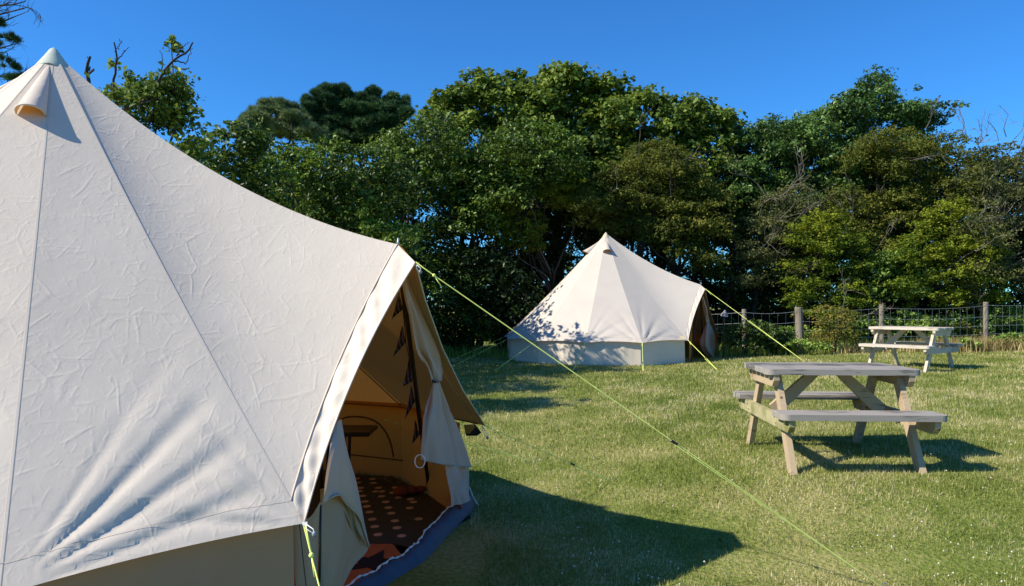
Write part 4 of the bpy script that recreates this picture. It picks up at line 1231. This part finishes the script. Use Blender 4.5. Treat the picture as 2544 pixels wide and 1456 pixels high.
NLEAF = [0]
def tree(name, label, cat, C, Rr, mat, size, dens, seed, trunk=None, bark='bark', aspect=1.9, group='trees and bushes of the hedge', pine=False, branches=6, twig=0, trunk_r=0.12, ndens=230, **kw):
    C = [Vector(c) for c in C]
    cx = sum(c.x for c in C) / len(C); cy = sum(c.y for c in C) / len(C)
    if trunk is None: trunk = [(cx, cy)]
    g0 = float(gz(*trunk[0]))
    root = empty(name, (trunk[0][0], trunk[0][1], g0))
    tag(root, label, cat, group)
    V, T = (needles(C, Rr, seed, dens=ndens, **pine) if pine else leaves(C, Rr, size, dens, seed, aspect=aspect, **kw))
    NLEAF[0] += len(T)
    np_mesh('crown', V, T, mat, root)
    mb = MB()
    zt = max(c.z for c in C); zlo = min(c.z for c in C)
    for (tx, ty) in trunk:
        g1 = float(gz(tx, ty))
        near = sorted(C, key=lambda c: (c.x - tx) ** 2 + (c.y - ty) ** 2)[:max(8, len(C) // len(trunk))]
        zt_ = max(c.z for c in near)
        fork = Vector((tx + random.uniform(-.2, .2), ty + random.uniform(-.2, .2), g1 + (zt_ - g1) * 0.42))
        limb(mb, (tx, ty, g1 - .1), fork, trunk_r, trunk_r * .7, .05)
        for c in random.sample(near, min(branches, len(near))):
            limb(mb, fork + Vector((0, 0, random.uniform(-.4, .1) * (zt_ - g1) * .3)), c, trunk_r * .5, trunk_r * .12, .08, sides=5)
    tk = mb.build('trunk', M[bark], root, smooth=True)
    if twig:
        mb = MB()
        cs = sorted(C, key=lambda c: c.y)[:max(6, int(len(C) * .7))]
        for _ in range(twig):
            c = random.choice(cs); limb(mb, fork, c, .018, .012, .05, sides=4); twigs(mb, c, (random.uniform(-1, 1), random.uniform(-1.2, -.1), random.uniform(-.1, 1)), random.uniform(.6, 1.1), .014, 2)
        mb.build('bare_branches', M['bark_grey'], root)
    return root

# (1) left shrub with large leaves and dead branches
C, Rr = region([(280, 215), (300, 170), (350, 200), (385, 190), (430, 165), (455, 225), (490, 260)], [(280, 420), (490, 560)], 8.7, 9.5, 0.16, 0.26, 40, 21)
C += [tuple(P(430, 112, 9)), tuple(P(440, 125, 9)), tuple(P(425, 100, 9)), tuple(P(285, 165, 9))]; Rr += [.09, .10, .06, .09]
t = tree('leafy_shrub', 'broad leaved shrub with dead twigs on top showing above the near tent roof', 'shrub', C, Rr, M['lf_syc'], 0.07, 13, 31, trunk=[(-4.5, 9.2)], aspect=1.5, trunk_r=.05, spread=.5)
mb = MB()
for pts, r_ in (([(300, 420), (290, 270), (283, 210), (290, 150), (283, 105)], .022), ([(290, 150), (320, 118)], .008), ([(285, 130), (300, 110), (296, 98)], .007), ([(320, 270), (370, 240), (400, 190), (430, 150), (465, 130), (478, 105)], .022), ([(430, 150), (462, 155), (478, 120)], .01), ([(440, 140), (450, 120), (470, 105)], .008), ([(300, 272), (350, 258), (400, 240)], .016), ([(400, 190), (405, 150), (398, 125)], .008), ([(455, 175), (470, 168)], .008)):
    w_ = [P(x, y, 8.8 + random.uniform(-.1, .1)) for x, y in pts]
    c_ = smooth_curve([tuple(q) for q in w_], 14)
    c_ = [Vector(q) + Vector((random.gauss(0, .008), 0, random.gauss(0, .008))) for q in c_]
    mb.tube(c_, [r_ * (1 - .6 * i / 13) for i in range(14)], 5)
mb.build('dead_branches', M['bark'], t)
# dead snag
sn = empty('dead_stump', (-5.6, 10.0, 0)); tag(sn, 'bare forked dead stem poking above the roof of the near tent', 'dead tree', None)
mb = MB()
for pts, r_ in (([(222, 330), (218, 200), (213, 175), (216, 158), (222, 140)], .03), ([(217, 185), (232, 172), (228, 178)], .018), ([(214, 180), (208, 184), (211, 172)], .012), ([(216, 158), (219, 150), (214, 140)], .008), ([(219, 176), (222, 165)], .012)):
    mb.tube([P(x + 2, y, 9.9) for x, y in pts], [r_ * (1 - .6 * i / len(pts)) for i in range(len(pts))], 5)
mb.build('trunk', M['bark'], sn)
# (2) laurel-like hedge on the left, running away from us
C, Rr = region([(455, 330), (520, 330), (560, 290), (620, 275), (680, 330)], [(455, 700), (700, 760)], 10.4, 12.0, 0.22, 0.42, 95, 22)
tree('laurel_bush', 'dark glossy bush whose top shows directly above the roof slope of the near tent', 'bush', C, Rr, M['lf_laurel'], 0.085, 6.5, 32, trunk=[(-4.2, 11.3)], trunk_r=.07)
C, Rr = region([(670, 350), (740, 335), (860, 330), (960, 345), (1010, 380)], [(660, 880), (1010, 880)], 12.4, 14.4, 0.3, 0.5, 150, 23)
c2, r2 = region([(740, 470), (800, 440), (870, 430), (930, 470), (985, 570)], 830, 14.8, 16.6, .3, .5, 110, 143); C += c2; Rr += r2
tree('laurel_bush', 'dark green glossy bush below the two pines, between the near tent and the tall trees', 'bush', C, Rr, M['lf_laurel'], 0.085, 6.0, 33, trunk=[(-3.2, 13.6), (-2.2, 13.9)], trunk_r=.08)
C, Rr = region([(940, 330), (1000, 290), (1090, 265), (1150, 300), (1200, 350)], [(940, 880), (1240, 880)], 18.4, 20.4, 0.45, 0.7, 150, 24)
tree('holm_oak', 'tall dark evergreen with bright leaf glints left of the far tent', 'tree', C, Rr, M['lf_laurel'], 0.10, 5.5, 34, trunk=[(-2.6, 19.5), (-1.2, 19.8)])
C, Rr = region([(1180, 330), (1260, 290), (1330, 270), (1400, 300), (1420, 340)], [(1180, 560), (1420, 440)], 18.2, 20.2, 0.4, 0.7, 75, 25)
tree('holm_oak', 'glossy evergreen crown with pale leaf glints below the highest sycamore', 'tree', C, Rr, M['lf_laurel'], 0.10, 5.5, 35, trunk=[(0.4, 20.6)])
# (3) pines behind
Cp, Rp = region([(585, 316), (620, 280), (650, 262), (690, 257), (730, 272), (760, 300), (800, 325), (835, 360)], [(585, 330), (700, 345), (835, 355)], 25, 27.5, .16, .34, 95, 140, .9)
def candles(sky_pts, d, n, Cp, Rp):
    for _ in range(n):
        x = random.uniform(sky_pts[0][0], sky_pts[-1][0]); y = float(np.interp(x, [q[0] for q in sky_pts], [q[1] for q in sky_pts]))
        x += random.uniform(-4, 4); y0 = y + random.uniform(-1, 10)
        for k in range(3): Cp.append(tuple(P(x + k * .5, y0 - k * 3.5, d + random.uniform(-.8, .8)))); Rp.append(.13 - .03 * k)
candles([(585, 316), (620, 280), (650, 262), (690, 257), (730, 272), (760, 300), (800, 325), (835, 360)], 26, 22, Cp, Rp)
tree('pine_tree', 'rounded pale grey green pine standing behind the hedge, left of its darker neighbour', 'pine tree', Cp, Rp, M['lf_pine2'], .1, 1, 41, trunk=[(-8.2, 26.5)], pine=dict(ln=.19, wd=.013, tip_n=75), trunk_r=.2, group='pines behind the hedge', ndens=200)
Cp, Rp = region([(755, 272), (770, 246), (810, 230), (860, 234), (880, 258), (905, 254), (915, 238), (940, 240), (950, 260), (985, 250), (1012, 262)], [(755, 300), (860, 380), (1012, 290)], 27, 29.5, .16, .34, 150, 141, .9)
c2, r2 = region([(820, 300), (900, 280), (1000, 285)], 380, 27, 29, .3, .45, 40, 142); Cp += c2; Rp += r2
candles([(755, 262), (770, 236), (810, 220), (860, 224), (880, 248), (905, 244), (915, 228), (940, 230), (950, 250), (985, 240), (1012, 252)], 28, 42, Cp, Rp)
tree('pine_tree', 'broad flat topped dark green pine standing behind the hedge', 'pine tree', Cp, Rp, M['lf_pine'], .1, 1, 42, trunk=[(-6.2, 28.5)], pine=dict(ln=.19, wd=.013, tip_n=75), trunk_r=.22, group='pines behind the hedge', ndens=200)
# pine at the left edge of the frame
cl_ = [(13, 97), (28, 97), (41, 104), (9, 150), (26, 168), (40, 172), (17, 196), (31, 200), (50, 200), (62, 198), (-30, 110), (-40, 170), (-20, 60), (-60, 200), (-80, 120)]
Cp = [P(x, y, 12.2 + random.uniform(-.3, .3)) for x, y in cl_]
t = tree('pine_tree', 'pine with tufted branches reaching in from the left edge of the frame', 'pine tree', Cp, [.10, .10, .06, .10, .11, .08, .10, .08, .12, .09, .2, .2, .2, .2, .2], M['lf_pine'], .1, 1, 43, trunk=[(-10.6, 12.4)], pine=dict(ln=.10, wd=.005), trunk_r=.16, group=None, branches=0, ndens=420)
mb = MB()
mb.tube([(-10.6, 12.4, -.1), (-10.4, 12.4, 4), (-10.5, 12.3, 8)], [.18, .14, .05], 8)
for y0, tx, ty in ((60, 68, 18), (40, 30, 5), (120, 28, 112), (135, 10, 130), (238, 36, 232), (185, 20, 190), (190, 60, 228), (90, 45, 38), (28, 62, 4)):
    a_ = P(-150, y0 + 20, 12.2); b_ = P(tx, ty, 12.2); pts = limb(mb, a_, b_, .035, .008, .05, sides=5)
    for _ in range(5): twigs(mb, pts[random.randint(3, 6)], (1, random.uniform(-.5, .5), random.uniform(-.6, .6)), .35, .007, 1)
mb.build('bare_branches', M['bark'], t)
# (4) tall sycamores
C, Rr = region([(1065, 250), (1090, 215), (1140, 205), (1165, 165), (1205, 158), (1225, 175), (1235, 215)], [(1060, 480), (1240, 480)], 21.5, 23.5, 0.4, 0.65, 55, 51, .8)
tree('sycamore', 'tall sycamore with a rounded head rising at the left end of the high tree line', 'tree', C, Rr, M['lf_syc'], 0.15, 9, 61, trunk=[(-1.4, 22.8)], aspect=1.25, up=.8)
C, Rr = region([(1240, 200), (1265, 168), (1290, 165), (1320, 195), (1345, 165), (1390, 150), (1430, 148), (1460, 175), (1505, 158), (1520, 200), (1560, 175), (1570, 240)], [(1235, 560), (1570, 560)], 21, 23.5, 0.4, 0.7, 165, 52, .8)
tree('sycamore', 'highest broad crowned sycamore directly above the peak of the far tent', 'tree', C, Rr, M['lf_syc'], 0.15, 9, 62, trunk=[(1.2, 22.6), (2.3, 23)], aspect=1.25, up=.8, trunk_r=.2)
C, Rr = region([(1480, 245), (1520, 230), (1570, 220), (1610, 210), (1640, 225), (1700, 235), (1750, 225), (1775, 250), (1810, 255), (1830, 300)], [(1480, 600), (1830, 600)], 20.5, 23, 0.4, 0.65, 170, 53, .8)
tree('sycamore', 'green sycamore right of the highest crown with a sloping right shoulder', 'tree', C, Rr, M['lf_syc'], 0.14, 9, 63, trunk=[(4.6, 22.3)], aspect=1.3, up=.7, trunk_r=.17)
# (5) right hand evergreen with pointed top
C, Rr = region([(1830, 340), (1880, 295), (1900, 278), (1960, 285), (2030, 265), (2080, 250), (2105, 215), (2150, 205), (2165, 168), (2180, 165), (2200, 200), (2240, 235), (2280, 240), (2300, 260)], [(1820, 660), (2300, 660)], 20, 22.6, 0.36, 0.65, 270, 54, .7)
C += [tuple(P(2175, 172, 21)), tuple(P(2320, 262, 21)), tuple(P(2350, 265, 21)), tuple(P(2378, 262, 21)), tuple(P(2400, 264, 21)), tuple(P(2360, 290, 21)), tuple(P(2280, 222, 21))]; Rr += [.16, .25, .2, .2, .12, .2, .15]
t = tree('evergreen_oak', 'dark evergreen tree with a pointed leader and one long side branch against the sky', 'tree', C, Rr, M['lf_oak'], 0.10, 10, 64, trunk=[(8.0, 21.8), (10.3, 21.6)], trunk_r=.17)
# (6) hawthorns
C, Rr = region([(1270, 440), (1300, 425), (1360, 428), (1420, 430), (1480, 455)], [(1270, 480), (1380, 520), (1480, 500)], 19.0, 20.0, 0.25, 0.4, 40, 55)
c2, r2 = region([(1180, 500), (1220, 478), (1270, 470), (1310, 490), (1340, 520)], [(1180, 560), (1340, 590)], 18.8, 19.8, 0.24, 0.38, 34, 56)
c3, r3 = region([(1230, 560), (1280, 555), (1350, 560), (1340, 600)], [(1230, 610), (1340, 640)], 18.8, 19.6, 0.2, 0.34, 18, 57)
tree('hawthorn', 'yellow green hawthorn spreading over the left shoulder of the far tent', 'tree', C + c2 + c3, Rr + r2 + r3, M['lf_haw'], 0.07, 6.5, 65, trunk=[(-.2, 19.6), (1.0, 19.8)], flat=.6, up=.9, trunk_r=.08, twig=2)
C, Rr = region([(1450, 460), (1500, 410), (1560, 365), (1600, 335), (1640, 325), (1700, 360), (1740, 390), (1790, 470)], [(1450, 560), (1620, 600), (1790, 700)], 18.4, 20.0, 0.3, 0.5, 150, 58)
tree('hawthorn', 'olive brown hawthorn standing right behind the peak of the far tent', 'tree', C, Rr, M['lf_olive'], 0.075, 6.0, 66, trunk=[(3.2, 19.8), (4.4, 19.9)], flat=.7, up=.7, trunk_r=.1, twig=5)
C, Rr = region([(2070, 480), (2100, 400), (2130, 340), (2180, 310), (2240, 295), (2300, 330), (2350, 310), (2420, 330), (2440, 400)], [(2070, 640), (2440, 680)], 18.6, 20.4, 0.3, 0.5, 190, 59)
tree('hawthorn', 'olive and rust tinged hawthorn in front of the pointed evergreen', 'tree', C, Rr, M['lf_olive'], 0.075, 6.0, 67, trunk=[(9.3, 20), (11, 19.9)], flat=.7, up=.7, trunk_r=.1, twig=3)
C, Rr = region([(2400, 400), (2440, 350), (2500, 345), (2560, 350), (2640, 340)], [(2400, 720), (2640, 720)], 17.6, 19.4, 0.3, 0.5, 90, 60)
t = tree('thorn_bush', 'sparse grey green thorn full of bare twigs at the right edge of the frame', 'tree', C, Rr, M['lf_grey'], 0.07, 5.0, 68, trunk=[(12.2, 19.2)], flat=.8, trunk_r=.09, twig=16, bark='bark_grey')
mb = MB()
for x, y, dx, dz in ((2440, 350, .1, 1), (2480, 350, .3, 1), (2500, 340, -.4, .8), (2520, 345, .5, .9), (2535, 360, .6, 1), (2400, 340, -.1, 1), (2390, 330, .1, 1), (2300, 320, .5, .8)):
    twigs(mb, P(x, y, 18.2), (dx, 0, dz), .6, .012, 2, .5)
mb.build('bare_twigs', M['bark_grey'], t)
C, Rr = region([(1850, 540), (1900, 470), (1960, 445), (2020, 450), (2060, 500)], [(1840, 720), (2060, 700)], 18.6, 19.6, 0.25, 0.42, 90, 70)
tree('thorn_bush', 'grey twiggy thorn with yellowish leaves midway between the far tent and the fence posts', 'tree', C, Rr, M['lf_grey'], 0.065, 5.0, 71, trunk=[(6.4, 19.4)], flat=.7, trunk_r=.08, twig=9)
C, Rr = region([(1960, 590), (1990, 520), (2040, 502), (2090, 520), (2140, 570), (2160, 620)], [(1960, 790), (2150, 790)], 18.0, 19.0, 0.22, 0.4, 95, 72)
tree('hawthorn', 'rounded light green hawthorn just left above the fence', 'tree', C, Rr, M['lf_haw'], 0.065, 5.5, 73, trunk=[(7.6, 18.9)], flat=.7, up=.8, trunk_r=.07, twig=3)
C, Rr = region([(2230, 600), (2270, 540), (2330, 490), (2390, 480), (2430, 530), (2490, 600)], [(2230, 770), (2480, 780)], 17.8, 19.0, 0.22, 0.42, 120, 74)
tree('hawthorn', 'bright yellow green hawthorn above the right hand fence posts', 'tree', C, Rr, M['lf_haw'], 0.065, 6.0, 75, trunk=[(10.4, 18.9)], flat=.7, up=.8, trunk_r=.07, twig=4)
C, Rr = region([(2165, 640), (2200, 610), (2250, 600), (2290, 640)], [(2165, 750), (2300, 740)], 18.2, 19.0, 0.25, 0.4, 40, 76)
tree('elder_bush', 'fresh green leafy bush filling the gap above the middle fence post', 'bush', C, Rr, M['lf_bramble'], 0.10, 5.5, 77, trunk=[(9.2, 18.9)], trunk_r=.05)
# (7) ivy and understorey on the trunks
C, Rr = region([(1100, 620), (1200, 590), (1280, 640), (1330, 700)], [(1100, 880), (1330, 800)], 18.2, 19.5, 0.35, 0.55, 60, 80)
tree('ivy_bush', 'very dark ivy clad bush left of the far tent', 'bush', C, Rr, M['lf_ivy'], 0.11, 4.5, 81, trunk=[(-.9, 19.2), (.2, 19.3)])
C, Rr = region([(1790, 640), (1850, 620), (1900, 650), (1980, 640)], [(1790, 860), (1990, 860)], 19.2, 20.5, 0.3, 0.5, 50, 82)
tree('ivy_bush', 'dark ivy clad bush behind the triangular sign', 'bush', C, Rr, M['lf_ivy'], 0.10, 4.0, 83, trunk=[(5.8, 20.2), (6.8, 20.3)])
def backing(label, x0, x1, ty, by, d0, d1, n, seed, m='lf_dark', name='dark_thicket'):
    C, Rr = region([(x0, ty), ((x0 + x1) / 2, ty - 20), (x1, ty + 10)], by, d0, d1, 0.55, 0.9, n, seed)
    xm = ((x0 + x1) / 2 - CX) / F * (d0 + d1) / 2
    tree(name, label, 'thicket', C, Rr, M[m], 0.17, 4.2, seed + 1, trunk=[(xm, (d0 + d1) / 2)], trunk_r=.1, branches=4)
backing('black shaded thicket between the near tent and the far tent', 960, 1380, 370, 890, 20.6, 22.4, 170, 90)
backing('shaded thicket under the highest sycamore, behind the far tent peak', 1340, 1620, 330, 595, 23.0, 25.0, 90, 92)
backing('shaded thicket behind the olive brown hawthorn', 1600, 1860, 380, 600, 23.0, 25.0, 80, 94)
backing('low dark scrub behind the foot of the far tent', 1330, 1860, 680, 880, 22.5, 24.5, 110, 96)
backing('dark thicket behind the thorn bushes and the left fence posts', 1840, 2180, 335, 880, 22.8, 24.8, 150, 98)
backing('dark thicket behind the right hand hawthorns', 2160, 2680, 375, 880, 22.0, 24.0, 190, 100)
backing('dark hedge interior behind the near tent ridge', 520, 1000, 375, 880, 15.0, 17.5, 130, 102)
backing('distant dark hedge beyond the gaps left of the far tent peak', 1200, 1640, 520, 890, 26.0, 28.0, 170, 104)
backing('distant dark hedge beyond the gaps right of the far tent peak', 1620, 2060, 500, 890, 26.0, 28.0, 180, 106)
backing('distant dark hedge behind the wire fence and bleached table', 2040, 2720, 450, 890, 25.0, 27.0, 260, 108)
# slim trunks showing in the gaps
for i, (x, d) in enumerate(((1352, 21), (1405, 22), (1455, 21.5), (1540, 22), (1588, 21.3), (1650, 22.5), (1705, 21), (1740, 22), (1800, 20.6), (1900, 20.4))):
    b_ = P(x, 760, d); b_.z = float(gz(b_.x, b_.y)); root = empty('slender_tree', b_)
    tag(root, ('slender dark stem in the shade behind the left slope of the far tent', 'slender dark stem in the shade behind the right slope of the far tent', 'slender dark stem in the shade right of the far tent')[0 if x < 1500 else (1 if x < 1760 else 2)], 'tree', 'slender stems in the hedge shade')
    mb = MB(); tp_ = P(x + random.uniform(-25, 25), 470, d)
    pts = limb(mb, b_ - Vector((0, 0, .1)), tp_, random.uniform(.07, .13), .04, .04, sides=7)
    for _ in range(4): limb(mb, pts[random.randint(3, 5)], P(x + random.uniform(-70, 70), random.uniform(480, 600), d + random.uniform(-.6, .6)), .03, .01, .08, sides=5)
    mb.build('trunk', M['bark'], root, smooth=True)
    Cs = [P(x + random.uniform(-55, 55), random.uniform(565, 680), d + random.uniform(-.4, .4)) for _ in range(5)]
    V, T = leaves(Cs, [random.uniform(.2, .38) for _ in Cs], .09, 2.6, 300 + i); np_mesh('crown', V, T, M['lf_ivy'], root)

# (8) fence side plants
def bush(name, label, cat, x0, x1, ty, by, d0, d1, n, seed, m, size=.07, dens=5, r0=.14, r1=.28, twig=0, aspect=1.5):
    C, Rr = region([(x0, ty + 14), ((x0 * 2 + x1) / 3, ty), ((x0 + x1 * 2) / 3, ty + 6), (x1, ty + 18)], by, d0, d1, r0, r1, n, seed)
    t = tree(name, label, cat, C, Rr, M[m], size, dens, seed + 1, trunk=[((((x0 + x1) / 2) - CX) / F * (d0 + d1) / 2, (d0 + d1) / 2)], trunk_r=.02, aspect=aspect, group='plants along the fence', branches=5, twig=twig)
bush('bramble', 'leafy bramble behind the fence left of the middle post', 'bramble', 2060, 2200, 770, 862, 18.0, 19.0, 60, 110, 'lf_bramble')
bush('bramble', 'leafy bramble behind the fence between the two right posts', 'bramble', 2190, 2330, 765, 855, 18.0, 19.2, 65, 112, 'lf_bramble')
bush('bramble', 'bramble patch behind the fence left beside the right post', 'bramble', 2320, 2460, 772, 858, 18.0, 19.2, 60, 114, 'lf_bramble')
bush('bramble', 'bramble patch behind the fence at the right edge of the frame', 'bramble', 2450, 2600, 755, 862, 18.0, 19.2, 65, 116, 'lf_bramble')
bush('bramble', 'low bramble spilling out below the fence at the right edge', 'bramble', 2470, 2590, 820, 868, 16.6, 17.3, 26, 118, 'lf_bramble', r0=.1, r1=.2)
bush('bramble', 'low bramble growing in front of the right fence post', 'bramble', 2370, 2440, 835, 872, 16.4, 17.0, 16, 120, 'lf_bramble', r0=.08, r1=.15)
bush('bramble', 'shaded bramble round the thick old fence post', 'bramble', 1930, 2060, 800, 868, 17.9, 18.8, 40, 122, 'lf_bramble', dens=4)
bush('bramble', 'dark bramble hiding the foot of the fence just right of the far tent', 'bramble', 1800, 1960, 790, 870, 17.0, 17.8, 60, 134, 'lf_ivy', dens=6)
bush('nettle_patch', 'low nettles on the lawn edge left of the dried stalks', 'nettles', 1950, 2060, 838, 866, 16.8, 17.5, 26, 124, 'lf_bramble', r0=.08, r1=.16)
bush('dock_plants', 'rusty brown seeding stalks leaning out by the fence right of the thick old post', 'weeds', 2020, 2130, 752, 850, 16.9, 17.6, 70, 126, 'lf_rust', size=.045, dens=3.4, twig=2, r0=.1, r1=.2)
bush('dock_plants', 'rusty orange dock plants left of the right fence post', 'weeds', 2350, 2440, 795, 850, 17.9, 18.3, 24, 128, 'lf_rust', size=.05, dens=4, r0=.08, r1=.16)
bush('shaded_weeds', 'weeds in the shade behind the far tent guy rope', 'weeds', 1810, 1940, 838, 868, 18.3, 19.4, 30, 130, 'lf_ivy', r0=.1, r1=.2)
# dry tall grass along the fence
def tuft(n, fx_, seed, hgt, m, name, label, wid=.009):
    r = np.random.default_rng(seed); x, y = fx_(r, n); z = gz(x, y); h = hgt * r.uniform(.4, 1.2, n)
    a = r.uniform(0, 6.28, n); la = r.uniform(0, 6.28, n); le = np.abs(r.normal(0, .4, n))
    base = np.stack([x, y, z], 1); s = np.stack([np.cos(a), np.sin(a), 0 * a], 1) * wid
    mid = base + np.stack([np.cos(la) * np.sin(le * .5) * h * .5, np.sin(la) * np.sin(le * .5) * h * .5, h * .55], 1)
    tip = base + np.stack([np.cos(la) * np.sin(le) * h, np.sin(la) * np.sin(le) * h, np.cos(le) * h], 1)
    V = np.stack([base - s, base + s, mid + s * .7, mid - s * .7, tip], 1).reshape(-1, 3); i = np.arange(n)[:, None] * 5
    T = np.concatenate([i + np.array([[0, 1, 2]]), i + np.array([[0, 2, 3]]), i + np.array([[3, 2, 4]])])
    o = np_mesh(name, V, T, m); tag(o, label, 'grass', kind='stuff')
tuft(2600, lambda r, n: (r.uniform(7.5, 14, n), 17.35 + r.normal(0, .28, n)), 200, .26, M['lf_dry'], 'dry_grass', 'dry straw coloured grass along the foot of the fence')
tuft(5000, lambda r, n: (r.uniform(9.5, 13.5, n), 17.0 + r.normal(0, .3, n) - .25 * 0), 201, .32, M['lf_dry'], 'dry_grass', 'tall dry grass in front of the right fence post')
tuft(9000, lambda r, n: (r.uniform(-2, 14, n), 18.3 + r.normal(0, .5, n) + np.clip(5 - np.abs(r.normal(0, 1, n)), 0, 0)), 202, .30, M['lf_bramble'], 'rough_grass', 'rough green grass under the hedge')
print('LEAF TRIS', NLEAF[0])
